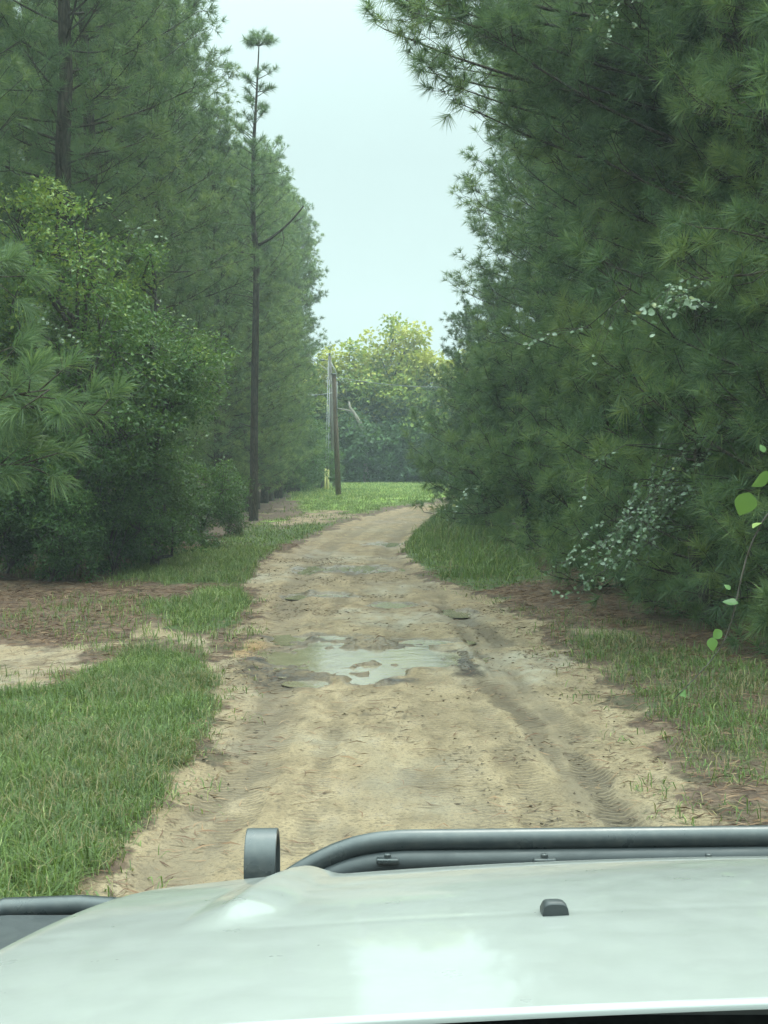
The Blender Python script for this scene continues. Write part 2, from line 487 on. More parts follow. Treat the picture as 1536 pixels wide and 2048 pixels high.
RUT = [poly([(330, 1760), (450, 1600), (545, 1400), (560, 1290), (590, 1180), (640, 1110), (730, 1055), (830, 1020)]),
       poly([(1330, 1760), (1200, 1600), (1050, 1400), (960, 1280), (860, 1180), (775, 1110), (800, 1060), (868, 1022)])]
WATER_Z = -0.022

def masks(x, y):
    n1 = fbm(x * 1.5, y * 1.5, 3, 5)
    n2 = fbm(x * 6, y * 6, 5, 3)
    r = sdist(ROAD, x, y)
    road = sst(-.22, .22, r + n1 * .75 + n2 * .30)
    sp = sst(-.35, .35, sdist(SPUR, x, y) + n1 * 1.1 + n2 * .3)
    gr = np.zeros_like(x)
    for P, dn in zip(GR, GD):
        gr = np.maximum(gr, dn * sst(-.2, .25, sdist(P, x, y) + n1 * 1.0 + n2 * .42))
    gr = gr * (1 - road) * (1 - .8 * sp)
    return road, sp, gr, r

def ground_height(x, y):
    road, sp, gr, r = masks(x, y)
    z = terrain(x, y)
    z = z + fbm(x * .35, y * .35, 11, 3) * .10 * (1 - road)
    z = z + .04 * (1 - road) + .03 * gr
    z = z + (fbm(x * 2.2, y * 1.3, 17, 5) * .045 + fbm(x * 11, y * 8, 23, 3) * .016) * (.35 + .65 * road)
    return z, road, sp, gr, r

ys = [-6.0]
while ys[-1] < 240: ys.append(ys[-1] + (.16 if ys[-1] < 5 else max(.032, .0042 * ys[-1])) * (1 if ys[-1] < 120 else 1 + (ys[-1] - 120) * .05))
ys = np.array(ys)
xs = [0.0]
while xs[-1] < 240:
    a = xs[-1]; xs.append(a + (.036 if a < 3.6 else .036 + (a - 3.6) * .045))
xs = np.array(xs); xs = np.concatenate([-xs[:0:-1], xs])
X, Y = np.meshgrid(xs, ys)
Z, road, sp, gr, rr = ground_height(X, Y)
wet = np.zeros_like(X); mud = np.zeros_like(X); trk = np.zeros_like(X); phase = np.zeros_like(X); orange = np.zeros_like(X); near = np.full_like(X, 1e9)
nW = fbm(X * 3.1, Y * 2.0, 31, 5) * .9 + fbm(X * 7, Y * 5.5, 37, 3) * .75
for cx, cy, rx, ry, dep in PUD:
    q = np.hypot((X - cx) / rx, (Y - cy) / ry) + nW * 1.25
    f = 1 - sst(.55, 1.25, q)
    Z -= dep * f
    Z += .085 * (1 - sst(.8, 1.9, q)) * (fbm(X * 5.5, Y * 4, 141, 4) + .03) * (ry > .3)
    wet = np.maximum(wet, 1 - sst(.9, 1.7, q))
for px, py, ax, ay in MUD:
    c = G(px, py); e = G(px, py - ay); rx = ax * c[1] / F; ry = abs(e[1] - c[1])
    q = np.hypot((X - c[0]) / rx, (Y - c[1]) / ry) + nW * 1.1
    f = 1 - sst(.4, 1.1, q)
    mud = np.maximum(mud, f)
    Z += .045 * f * (fbm(X * 9, Y * 7, 41, 3) + .35)
phase = Y * 92 + 1.6 * np.sin(X * 31) + 5 * fbm(X * .8, Y * .8, 181, 2)
for P, wd, st, k in TRK:
    d, lat, arc = pdist(P, X, Y)
    f = st * (1 - sst(wd * .6, wd * 1.2, d + nW * .14)) * sst(-.28, .02, fbm(X * 1.7, Y * 1.1, 51, 3) + (st - .5) * .5)
    trk = np.maximum(trk, f)
Z -= trk * .02
rut = np.zeros_like(X)
for P in RUT:
    d, lat, arc = pdist(P, X, Y)
    rut = np.maximum(rut, (1 - sst(.10, .24, d + nW * .10)) * sst(-.35, .1, fbm(X * 1.3, Y * .5, 161, 3)))
    Z += road * (-.022 * (1 - sst(.05, .22, d)) + .012 * np.exp(-((d - .28) / .07) ** 2))
c = G(520, 1298)
orange = (1 - sst(.4, 1.2, np.hypot((X - c[0]) / .45, (Y - c[1]) / .8) + nW)) * .8
orange = np.maximum(orange, .35 * sst(.0, .25, fbm(X * .5, Y * .25, 61, 3)) * sst(20, 32, Y))
pale = .85 * sst(-.02, .22, fbm(X * .9, Y * .5, 67, 4)) * (1 - sst(28, 60, Y)) + .3 * sp
wetz = (Y > 17) & (Y < 26)
wet = np.maximum(wet, .42 * sst(.0, .2, fbm(X * 1.1, Y * .6, 71, 4)) * road)
lawn = sst(-1, 1.5, sdist(LAWN, X, Y) + fbm(X, Y, 81, 3) * 2)
bare = sst(-.2, .4, sdist(BARE, X, Y) + fbm(X * 1.2, Y * .8, 91, 4) * 2.2)
lawn_rows = (Y > 45)
gr = gr * (1 - .9 * bare)
sand_m = np.maximum(road, sp * .62)
sand_m = np.maximum(sand_m, .6 * bare)
sand_m = np.maximum(sand_m, .62 * sst(.10, .28, fbm(X * .9, Y * .6, 99, 4)) * (1 - gr) * (X > -5) * (X < 2.6))
attrs = {k: v.ravel() for k, v in dict(sand=sand_m, grass=gr, wet=wet * (1 - .7 * gr), mud=mud, track=trk * road, phase=phase, orange=orange * road, rut=rut * road, pale=np.clip(pale, 0, 1), lawn=lawn).items()}
ny, nx = X.shape
idx = np.arange(ny * nx).reshape(ny, nx)
Q = np.stack([idx[:-1, :-1], idx[:-1, 1:], idx[1:, 1:], idx[1:, :-1]], -1)
isroad = (rr[:-1, :-1] > -.05)
V = np.stack([X, Y, Z], -1).reshape(-1, 3)
def sub(name, mask):
    q = Q[mask].reshape(-1, 4)
    u, inv = np.unique(q, return_inverse=True)
    o = mesh_obj(name, V[u], [inv.reshape(-1, 4)], M['ground'], None, {k: v[u] for k, v in attrs.items()})
    tag(o, kind='structure')
sub('dirt_road', isroad)
sub('ground', ~isroad)
for cx, cy, rx, ry, dep in PUD:
    a = np.linspace(0, 2 * PI, 49)[:-1]
    p = np.stack([cx + np.cos(a) * rx * 1.45, cy + np.sin(a) * ry * 1.45, np.full(48, WATER_Z) + .0006 * (hash((cx, cy)) % 7)], -1)
    p[:, 2] = WATER_Z + .0007 * (PUD.index((cx, cy, rx, ry, dep)) % 5)
    o = mesh_obj('puddle', np.vstack([p, [(cx, cy, p[0, 2])]]), [np.array([(i, (i + 1) % 48, 48) for i in range(48)])], M['water'])
    tag(o, kind='structure')

def gz(x, y):
    i = np.clip(np.searchsorted(ys, y) - 1, 0, ny - 2); j = np.clip(np.searchsorted(xs, x) - 1, 0, nx - 2)
    fx = (x - xs[j]) / (xs[j + 1] - xs[j]); fy = (y - ys[i]) / (ys[i + 1] - ys[i])
    return (Z[i, j] * (1 - fx) + Z[i, j + 1] * fx) * (1 - fy) + (Z[i + 1, j] * (1 - fx) + Z[i + 1, j + 1] * fx) * fy
def gattr(A, x, y):
    i = np.clip(np.searchsorted(ys, y) - 1, 0, ny - 1); j = np.clip(np.searchsorted(xs, x) - 1, 0, nx - 1)
    return A[i, j]

# ------------------------------------------------------------------ grass and straw (nobody could count it)
def norm(v): return v / (np.linalg.norm(v, axis=-1, keepdims=True) + 1e-9)
def blades(name, rng, P, L, W, lean, label, mat, tint, curl=.6, cat='grass'):
    n = len(P)
    az = rng.uniform(0, 2 * PI, n)
    d = np.stack([np.cos(az), np.sin(az), np.zeros(n)], -1)
    s = np.stack([-np.sin(az), np.cos(az), np.zeros(n)], -1)
    tw = rng.uniform(-.7, .7, n)[:, None]
    s = norm(s + d * tw)
    th = lean[:, None]
    up = np.array([0, 0, 1.0])
    d1 = up * np.cos(th) + d * np.sin(th)
    th2 = th + curl * rng.uniform(.5, 1.6, n)[:, None]
    d2 = up * np.cos(th2) + d * np.sin(th2)
    p0 = P; p1 = P + d1 * (L * .5)[:, None]; p2 = p1 + d2 * (L * .5)[:, None]
    w_ = (W / 2)[:, None] * s
    V = np.stack([p0 - w_ * .8, p0 + w_ * .8, p1 + w_, p1 - w_, p2], 1).reshape(-1, 3)
    b = np.arange(n)[:, None] * 5
    o = mesh_obj(name, V, [b + np.array([[3, 2, 4]]), b + np.array([[0, 1, 2, 3]])], mat, None, {'tint': np.repeat(tint, 5)})
    return tag(o, label, cat, kind='stuff')

def scatter(rng, x0, x1, y0, y1, dens, keep, clump=0, cr=.06):
    n = int((x1 - x0) * (y1 - y0) * dens)
    if clump:
        m = max(1, n // clump)
        cx = rng.uniform(x0, x1, m); cy = rng.uniform(y0, y1, m)
        k = rng.poisson(clump, m)
        x = np.repeat(cx, k); y = np.repeat(cy, k)
        r = np.abs(rng.normal(0, cr, len(x))); a = rng.uniform(0, 2 * PI, len(x))
        x = x + r * np.cos(a); y = y + r * np.sin(a)
    else:
        x = rng.uniform(x0, x1, n); y = rng.uniform(y0, y1, n)
    g = keep(x, y)
    ok = (rng.uniform(0, 1, len(x)) < g) & (np.abs(x) < .29 * y + .8)
    x, y = x[ok], y[ok]
    return np.stack([x, y, gz(x, y) - .004], -1)

def grass_keep(x, y): return np.clip(np.clip(gattr(gr, x, y) * 1.6 - .35, 0, 1) + .09 * (gattr(road, x, y) < .3) * (fbm(x * .8, y * .8, 44, 3) > -.02), 0, 1) * np.clip(.55 + 2.4 * fbm(x * 2.3, y * 2.3, 7, 3) + .35, .12, 1)
def gtint(rng, P, base=.5):
    return np.clip(base - .10 + fbm(P[:, 0] * 1.3, P[:, 1] * 1.3, 15, 3) * .8 + rng.normal(0, .24, len(P)), 0.0, 1)

rng = np.random.default_rng(5)
P = scatter(rng, -4.3, -1.0, 5.2, 15, 5600, grass_keep, 14, .07)
n = len(P)
hh = .75 + 1.1 * fbm(P[:, 0] * 1.1, P[:, 1] * 1.1, 19, 3)
blades('grass', rng, P, rng.uniform(.07, .24, n) * hh, rng.uniform(.003, .0075, n), np.abs(rng.normal(.5, .45, n)), 'lush green grass covering the near verge left of the sandy track', M['grass'], gtint(rng, P, .5), .9)
P = scatter(rng, -7.5, -.8, 15, 32, 1500, grass_keep, 12, .08); n = len(P)
blades('grass', rng, P, rng.uniform(.08, .2, n), rng.uniform(.006, .010, n), np.abs(rng.normal(.4, .35, n)), 'green grass patches left of the track beyond the sandy side path', M['grass'], gtint(rng, P, .6), .8)
P = scatter(rng, -9, 3, 32, 72, 260, grass_keep, 10, .12); n = len(P)
blades('grass', rng, P, rng.uniform(.07, .16, n), rng.uniform(.012, .022, n), np.abs(rng.normal(.5, .35, n)), 'thin olive grass in front of the left pines near the bend', M['grass'], gtint(rng, P, .62), .8)
P = scatter(rng, -7, 14, 72, 112, 110, grass_keep, 8, .2); n = len(P)
blades('grass', rng, P, rng.uniform(.10, .24, n), rng.uniform(.02, .04, n), np.abs(rng.normal(.4, .3, n)), 'bright green lawn rising around the utility poles', M['grass'], gtint(rng, P, .8), .6)
RF = GR[6]
P = scatter(rng, -.2, 8, 18, 62, 420, lambda x, y: np.clip(sdist(RF, x, y) * 3 + .3, 0, 1) * (gattr(road, x, y) < .4), 16, .14); n = len(P)
sc_ = np.clip(.35 + sdist(RF, P[:, 0], P[:, 1]) * .55, .3, 1.0) * (.95 + 1.8 * fbm(P[:, 0], P[:, 1] * .5, 77, 3))
blades('tall_grass', rng, P, np.where(rng.uniform(0, 1, n) < .035, rng.uniform(.5, .9, n), rng.uniform(.08, .27, n)) * sc_, rng.uniform(.008, .014, n), np.abs(rng.normal(.28, .25, n)), 'tall rank grass right of the track where it bends', M['grass'], gtint(rng, P, .62), .6)
P = scatter(rng, 1.0, 4.6, 6.5, 19, 2600, grass_keep, 12, .09); n = len(P)
blades('grass', rng, P, rng.uniform(.06, .19, n), rng.uniform(.004, .008, n), np.abs(rng.normal(.5, .4, n)), 'sparse grass and weeds on the near right verge under the pines', M['grass'], gtint(rng, P, .42), .9)
P = scatter(rng, -4, 3.2, 6, 22, 420, lambda x, y: np.clip(1 - np.abs(sdist(ROAD, x, y) - .02) / .32, 0, 1) * np.clip(.3 + 3 * fbm(x * 2, y * 2, 201, 3), 0, 1), 7, .05); n = len(P)
blades('weeds', rng, P, rng.uniform(.04, .13, n), rng.uniform(.004, .009, n), np.abs(rng.normal(.7, .4, n)), 'small straggling weeds along both edges of the sandy track', M['grass'], np.clip(rng.normal(.4, .35, n), 0, 1), .9, 'weeds')
# pine straw and crumbs of bark
def flat_bits(name, rng, P, L, W, label, mat, tint, cat):
    n = len(P)
    az = rng.normal(0, .9, n)
    d = np.stack([np.cos(az), np.sin(az), rng.normal(.05, .12, n)], -1)
    s = np.stack([-np.sin(az), np.cos(az), rng.normal(0, .5, n)], -1)
    c_ = P + np.array([0, 0, .012])
    bend = s * (L * rng.uniform(-.15, .15, n))[:, None]
    w_ = s * (W / 2)[:, None]
    V = np.stack([c_ - d * (L / 2)[:, None], c_ + bend - w_, c_ + d * (L / 2)[:, None], c_ + bend + w_], 1).reshape(-1, 3)
    o = mesh_obj(name, V, [np.arange(n)[:, None] * 4 + np.array([[0, 1, 2, 3]])], mat, None, {'tint': np.repeat(tint, 4)})
    return tag(o, label, cat, kind='stuff')
def lit_keep(x, y): return np.clip(1 - 1.6 * gattr(sand_m, x, y) - .8 * gattr(gr, x, y), 0, 1) * np.clip(.6 + 2 * fbm(x * 1.5, y * 1.5, 88, 3), .05, 1)
P = np.vstack([scatter(rng, -8, -1, 9, 34, 900, lit_keep), scatter(rng, .8, 7, 7, 32, 900, lit_keep), scatter(rng, -4.5, 4.5, 6, 20, 150, lambda x, y: .25 + .75 * np.clip(1 - np.abs(sdist(ROAD, x, y)) / .5, 0, 1))]); n = len(P)
flat_bits('pine_straw', rng, P, rng.uniform(.08, .2, n), rng.uniform(.004, .009, n), 'brown fallen pine straw under the trees on both sides of the track', M['straw'], rng.uniform(0, 1, n), 'pine straw')
def deb_keep(x, y): return gattr(road, x, y) * np.clip(.06 + 2.3 * fbm(x * 1.2, y * .9, 123, 3) + .25 * (np.abs(x - .2) > 1.0), 0.02, 1)
P = scatter(rng, -2.5, 2.4, 6, 30, 420, deb_keep); n = len(P)
flat_bits('leaf_debris', rng, P, np.abs(rng.normal(.015, .028, n)) + .012, rng.uniform(.005, .014, n), 'dark crumbs of bark and dead leaves scattered on the sandy track', M['crumbs'], rng.uniform(0, 1, n), 'debris')

# ------------------------------------------------------------------ trees
def needles(A, D, S, nn, L, W, rng, tint, spread=(.30, 1.5), seg=1, droop=.10):
    """tufts: base points A, axes D, shoot lengths S -> needle geometry"""
    m = len(A); N = m * nn
    A = np.repeat(A, nn, 0); D = np.repeat(D, nn, 0); S = np.repeat(S, nn)
    t = rng.uniform(0, 1, N) ** .7
    p = A + D * (S * t)[:, None]
    r = norm(rng.normal(0, 1, (N, 3)))
    r = norm(r - (r * D).sum(1, keepdims=True) * D)
    th = (spread[1] - (spread[1] - spread[0]) * t * rng.uniform(.6, 1, N))[:, None]
    d = norm(D * np.cos(th) + r * np.sin(th))
    l = (L * rng.uniform(.75, 1.15, N))[:, None]
    s = norm(np.cross(d, rng.normal(0, 1, (N, 3)))) * (W / 2)
    tip = p + d * l; tip[:, 2] -= droop * l[:, 0] * rng.uniform(.3, 1.6, N)
    ti = np.clip(np.repeat(tint, nn) + rng.normal(0, .19, N), .05, 1)
    if seg == 1:
        V = np.stack([p - s, p + s, tip], 1).reshape(-1, 3)
        F_ = [np.arange(N * 3).reshape(-1, 3)]
        return V, F_, np.repeat(ti, 3)
    mid = p + d * l * .55
    V = np.stack([p - s * .7, p + s * .7, mid + s, mid - s, tip], 1).reshape(-1, 3)
    b = np.arange(N)[:, None] * 5
    return V, [b + np.array([[3, 2, 4]]), b + np.array([[0, 1, 2, 3]])], np.repeat(ti, 5)

def pine_geo(seed, H, z0, rf, nb, tw_per_m, nn, L, W, r0=.17, base_t=.5, side=None, extra=None, lean=(0, 0), seg=1, el=(0, 50)):
    rng = np.random.default_rng(seed)
    tz = np.linspace(0, 1, 14)
    wob = np.cumsum(rng.normal(0, .035, (14, 2)), 0); wob -= wob[0]
    tp = np.stack([wob[:, 0] + lean[0] * tz ** 1.5, wob[:, 1] + lean[1] * tz ** 1.5, H * tz], -1)
    tr = r0 * (1 - tz) ** .75 + .012
    tr[0] *= 1.25
    mb = MB()
    mb.tube(np.vstack([tp[:1] - [0, 0, .25], tp]), np.concatenate([[tr[0] * 1.1], tr]), 9)
    def trunk_at(z): return np.array([np.interp(z, tp[:, 2], tp[:, 0]), np.interp(z, tp[:, 2], tp[:, 1]), z])
    TA, TD, TS, TT = [], [], [], []
    br = []
    for i in range(nb):
        u = ((i + rng.uniform(0, 1)) / nb) ** .95
        az = i * 2.39996 + rng.normal(0, .35)
        Lb = rf(u, az) * rng.uniform(.55, 1.15)
        e = math.radians(el[0] + (el[1] - el[0]) * u + rng.normal(0, 13))
        br.append((z0 + (H - .3 - z0) * u, az, Lb, e, u))
    for (z, az, Lb, e) in (extra or []): br.append((z, az, Lb, e, .5))
    for (z, az, Lb, e, u) in br:
        if Lb < .15: continue
        o = trunk_at(z)
        t = np.linspace(0, 1, 6)
        hd = np.array([math.cos(az), math.sin(az), 0])
        sd = np.array([-hd[1], hd[0], 0])
        bend = rng.normal(0, .10)
        pts = o + hd * (Lb * math.cos(e) * t)[:, None] + sd * (Lb * bend * t ** 2)[:, None]
        pts[:, 2] += Lb * (math.sin(e) * t + (-.10 * (1 - u)) * t * (1 - t) * 2 + .10 * t ** 2)
        mb.tube(pts, (.007 + .0075 * Lb) * (1 - .8 * t), 4, cap=False)
        ntw = max(3, int(Lb * tw_per_m))
        ts = np.sort(rng.uniform(.12, 1, ntw) ** .8); ts[-1] = 1
        bt = base_t + rng.normal(0, .15)
        for q in ts:
            c = np.array([np.interp(q, t, pts[:, k]) for k in range(3)])
            tang = norm(pts[min(5, int(q * 5) + 1)] - pts[min(4, int(q * 5))])
            sg = rng.choice((-1, 1))
            an = rng.uniform(.45, 1.35) * (1 - .7 * (q > .97))
            d = norm(tang * math.cos(an) + sd * sg * math.sin(an) + np.array([0, 0, rng.normal(.12, .35)]))
            tl = rng.uniform(.25, .8) * min(1, .45 + Lb * .28) * (1.25 - .65 * q)
            m_ = c + d * tl * .5 + rng.normal(0, .03, 3)
            e_ = c + d * tl + np.array([0, 0, tl * .18])
            mb.tube([c, m_, e_], [.008, .006, .004], 3, cap=False)
            bt2 = bt + rng.normal(0, .13) + .14 * (q - .5)
            TA.append(e_); TD.append(norm(e_ - m_ + [0, 0, .08])); TS.append(rng.uniform(.08, .17)); TT.append(bt2 + .06)
            for w_ in (.35, .62, .85):
                if rng.uniform() < .72:
                    o_ = c + (e_ - c) * w_
                    d3 = norm(d + rng.normal(0, .75, 3) + [0, 0, .25]); l3 = rng.uniform(.04, .22)
                    if l3 > .1: mb.tube([o_, o_ + d3 * l3], [.004, .003], 3, cap=False)
                    TA.append(o_ + d3 * l3); TD.append(d3); TS.append(rng.uniform(.07, .14)); TT.append(bt2 - .05 * (w_ < .5))
    V, Fs, ti = needles(np.array(TA), np.array(TD), np.array(TS), nn, L, W, rng, np.array(TT), seg=seg)
    return mb, V, Fs, ti

def make_pine(name, geo, needle=None, bark=None):
    mb, V, Fs, ti = geo
    root = empty(name)
    mb.build('trunk', bark or M['bark'], root)
    mesh_obj('needle_crown', V, Fs, needle or M['needle'], root, {'tint': ti}, smooth=False)
    return root

def place(proto, used, x, y, rz, sc, label, cat, group, sz=None, sink=.04):
    if not used: o = proto
    else:
        o = proto.copy(); C.objects.link(o)
        for ch in [c_ for c_ in proto.children]:
            d = ch.copy(); C.objects.link(d); d.parent = o
    o.location = (x, y, float(gz(np.array([x]), np.array([y]))[0]) - sink)
    o.rotation_euler = (0, 0, rz)
    o.scale = (sc, sc, sz or sc)
    return tag(o, label, cat, group)

def prof(rmax, lo=.35, peak=.35, top=.25):
    def f(u, az):
        if u < peak: r = lo + (1 - lo) * math.sin(u / peak * PI / 2)
        else: r = top + (1 - top) * math.cos((u - peak) / (1 - peak) * PI / 2) ** .8
        return rmax * r
    return f
PV = {}
PV['near'] = [make_pine('pine_tree', pine_geo(11, 15, .35, prof(2.75, .85, .45, .35), 115, 5.2, 50, .21, .0085)),
              make_pine('pine_tree', pine_geo(12, 15.5, .3, prof(2.6, .85, .4, .35), 115, 5.2, 50, .22, .0085, base_t=.58))]
PV['mid'] = [make_pine('pine_tree', pine_geo(21, 16.5, 1.2, prof(2.25, .65, .4, .4), 125, 4.6, 32, .21, .013, r0=.18)),
             make_pine('pine_tree', pine_geo(22, 17.0, 1.6, prof(2.1, .65, .5, .45), 125, 4.6, 32, .20, .013, base_t=.6, r0=.17))]
PV['far'] = [make_pine('pine_tree', pine_geo(31, 17.0, 1.2, prof(2.25, .75, .4, .62), 150, 4.6, 22, .20, .020, base_t=.6, el=(15, 60))),
             make_pine('pine_tree', pine_geo(32, 16.2, .8, prof(2.15, .8, .45, .66), 150, 4.6, 22, .20, .020, base_t=.68, el=(15, 60)))]
PV['high'] = [make_pine('pine_tree', pine_geo(41, 16.5, 3.0, prof(2.7, .6, .45, .45), 100, 4.8, 38, .22, .0105, r0=.20, el=(8, 50)))]
used = {}
def pine_at(kind, k, x, y, rz, sc, label, group, sz=None):
    key = (kind, k)
    o = place(PV[kind][k], used.get(key, False), x, y, rz, sc, label, 'pine tree', group, sz)
    used[key] = True
    return o
ORD = ['first', 'second', 'third', 'fourth', 'fifth', 'sixth', 'seventh', 'eighth', 'ninth', 'tenth', 'eleventh', 'twelfth', 'thirteenth', 'fourteenth', 'fifteenth', 'sixteenth', 'seventeenth', 'eighteenth', 'nineteenth', 'twentieth']
rng = np.random.default_rng(77)
# left front row
yl = [14.5, 18.5, 23.5, 27.5, 31.5, 35.5, 39.5, 43.5, 51, 54.5, 58, 61.5, 65, 68.5, 72, 75.5, 79, 82.5, 86]
a_, b_ = 0, 0
for i, y in enumerate(yl):
    x = -6.0 + rng.uniform(-.25, .25) - (1.5 if y < 24 else 0)
    if y > 46: x += .55
    if y > 66: x += .15
    kind = 'high' if y < 28 else ('mid' if y < 45 else 'far')
    k = i % len(PV[kind])
    if y < 48:
        lab = ['pine with long needle tufts at the left edge, nearest of the left front row', 'second pine of the left front row, its big tufts at the left edge',
               'thick dark pine trunk rising behind the yellow green broadleaf tree at far left', 'leaning dark pine trunk just right of the thickest trunk at upper left',
               'left row pine directly behind the narrow leafy tree', 'left row pine, third on the near side of the bare trunk', 'left row pine, second on the near side of the bare trunk', 'left row pine standing next before the tall bare trunk'][i]
    else:
        lab = 'slender columnar pine in the left row, %s beyond the tall bare trunk' % ORD[b_]; b_ += 1
    pine_at(kind, k, x, y, rng.uniform(0, 6.28), rng.uniform(.92, 1.06), lab, 'pines of the left front row', sz=(None if y < 48 else (.80 if y < 60 else (.84 if y < 70 else .93)) + float(rng.uniform(-.03, .03))))
for y in np.arange(26, 92, 4.3):
    kind = 'mid' if y < 45 else 'far'
    pine_at(kind, int(rng.integers(2)), -9.4 + rng.uniform(-.6, .6), y + rng.uniform(-1, 1), rng.uniform(0, 6.28), rng.uniform(.98, 1.12), 'pine of the left back rows, half hidden behind the front row', 'pines of the left back rows')
for y in np.arange(34, 92, 7):
    pine_at('far', int(rng.integers(2)), -13.2 + rng.uniform(-.8, .8), y, rng.uniform(0, 6.28), rng.uniform(1.0, 1.15), 'pine of the left back rows, half hidden behind the front row', 'pines of the left back rows')
# right wall
yr = [12.2, 15.2, 18.4, 21.6, 25, 28.6, 32.4, 36.4, 40.5, 45, 50]
for i, y in enumerate(yr):
    kind = 'near' if y < 27 else 'mid'
    x = (4.85 if y < 30 else 5.2) + rng.uniform(-.2, .2) + (.3 if y < 14 else 0)
    pine_at(kind, i % 2, x, y, rng.uniform(0, 6.28), rng.uniform(.97, 1.1) * (1.0 if y < 27 else 1.28), 'bushy pine in the right hand wall of trees, %s from the near end' % ORD[i], 'pines of the right wall', sz=1.12)
for y in np.arange(15, 66, 4.6):
    pine_at('mid' if y < 40 else 'far', int(rng.integers(2)), 8.8 + rng.uniform(-.5, .5), y, rng.uniform(0, 6.28), rng.uniform(1.05, 1.2), 'pine of the right back row hidden among the front crowns', 'pines of the right back row', sz=1.2)
for y in np.arange(14, 60, 5.5):
    pine_at('mid', int(rng.integers(2)), 12.6 + rng.uniform(-.6, .6), y + 3, rng.uniform(0, 6.28), 1.15, 'pine of the right back row hidden among the front crowns', 'pines of the right back row', sz=1.2)
# shorter dark pines where the track disappears
dk = make_pine('pine_tree', pine_geo(51, 8.2, .15, prof(2.3, .8, .3, .2), 100, 5.5, 30, .16, .016, el=(5, 45), r0=.13), M['needle_dark'])
place(dk, False, 3.9, 60.5, 0, 1.0, 'low dark conifer hanging over the track where it disappears right', 'pine tree', 'dark conifers at the bend')
place(dk, True, 4.3, 55.5, 2.1, 1.05, 'dark conifer second from the bend on the right, before the lowest one', 'pine tree', 'dark conifers at the bend')
place(dk, True, 7.2, 64, 4.1, 1.15, 'dark conifer behind the low one at the bend', 'pine tree', 'dark conifers at the bend')
place(dk, True, 9.6, 69, 1.1, 1.2, 'dark conifer farthest back beyond the bend', 'pine tree', 'dark conifers at the bend')
yg = make_pine('young_pine', pine_geo(56, 3.4, .05, prof(1.25, .9, .3, .25), 46, 6, 50, .19, .008, el=(0, 45), r0=.06))
for i, (x, y, sc_, lab) in enumerate([(4.1, 13.9, 1.0, 'young pine with branches down to the ground at the right edge'), (3.75, 17.2, 1.1, 'young pine behind the curtain of pale vine leaves'), (3.5, 21.5, 1.15, 'young pine on the right between the vine curtain and the tall grass'),
                                     (3.3, 27, 1.2, 'young pine behind the near end of the tall grass'), (3.2, 34, 1.3, 'young pine behind the middle of the tall grass'), (3.0, 42, 1.4, 'young pine behind the far end of the tall grass')]):
    place(yg, i > 0, x, y, i * 1.7, sc_, lab, 'young pine', 'young pines along the right verge')
# overhanging pine, upper right
ov = make_pine('pine_tree', pine_geo(61, 15, 4.2, prof(3.1, .8, .4), 80, 5.4, 50, .22, .0085, extra=[(6.3, PI - .05, 5.0, .20), (7.0, PI + .12, 4.7, .04), (6.5, PI - .2, 4.6, .12), (5.8, PI + .4, 4.2, .2), (6.7, PI + .3, 4.3, .08), (7.3, PI, 4.6, 0), (6.0, PI - .1, 4.1, .16), (5.3, PI + .1, 3.9, .22), (6.9, PI - .35, 4.3, .05), (7.5, PI + .2, 4.4, -.05), (6.2, PI + .2, 3.8, .2), (7.2, PI - .12, 4.2, 0), (7.7, PI + .05, 4.8, -.04)], el=(10, 50)))
place(ov, False, 4.9, 19.8, 0, 1.0, 'pine with long limbs reaching over the track at upper right', 'pine tree', 'pines of the right wall')

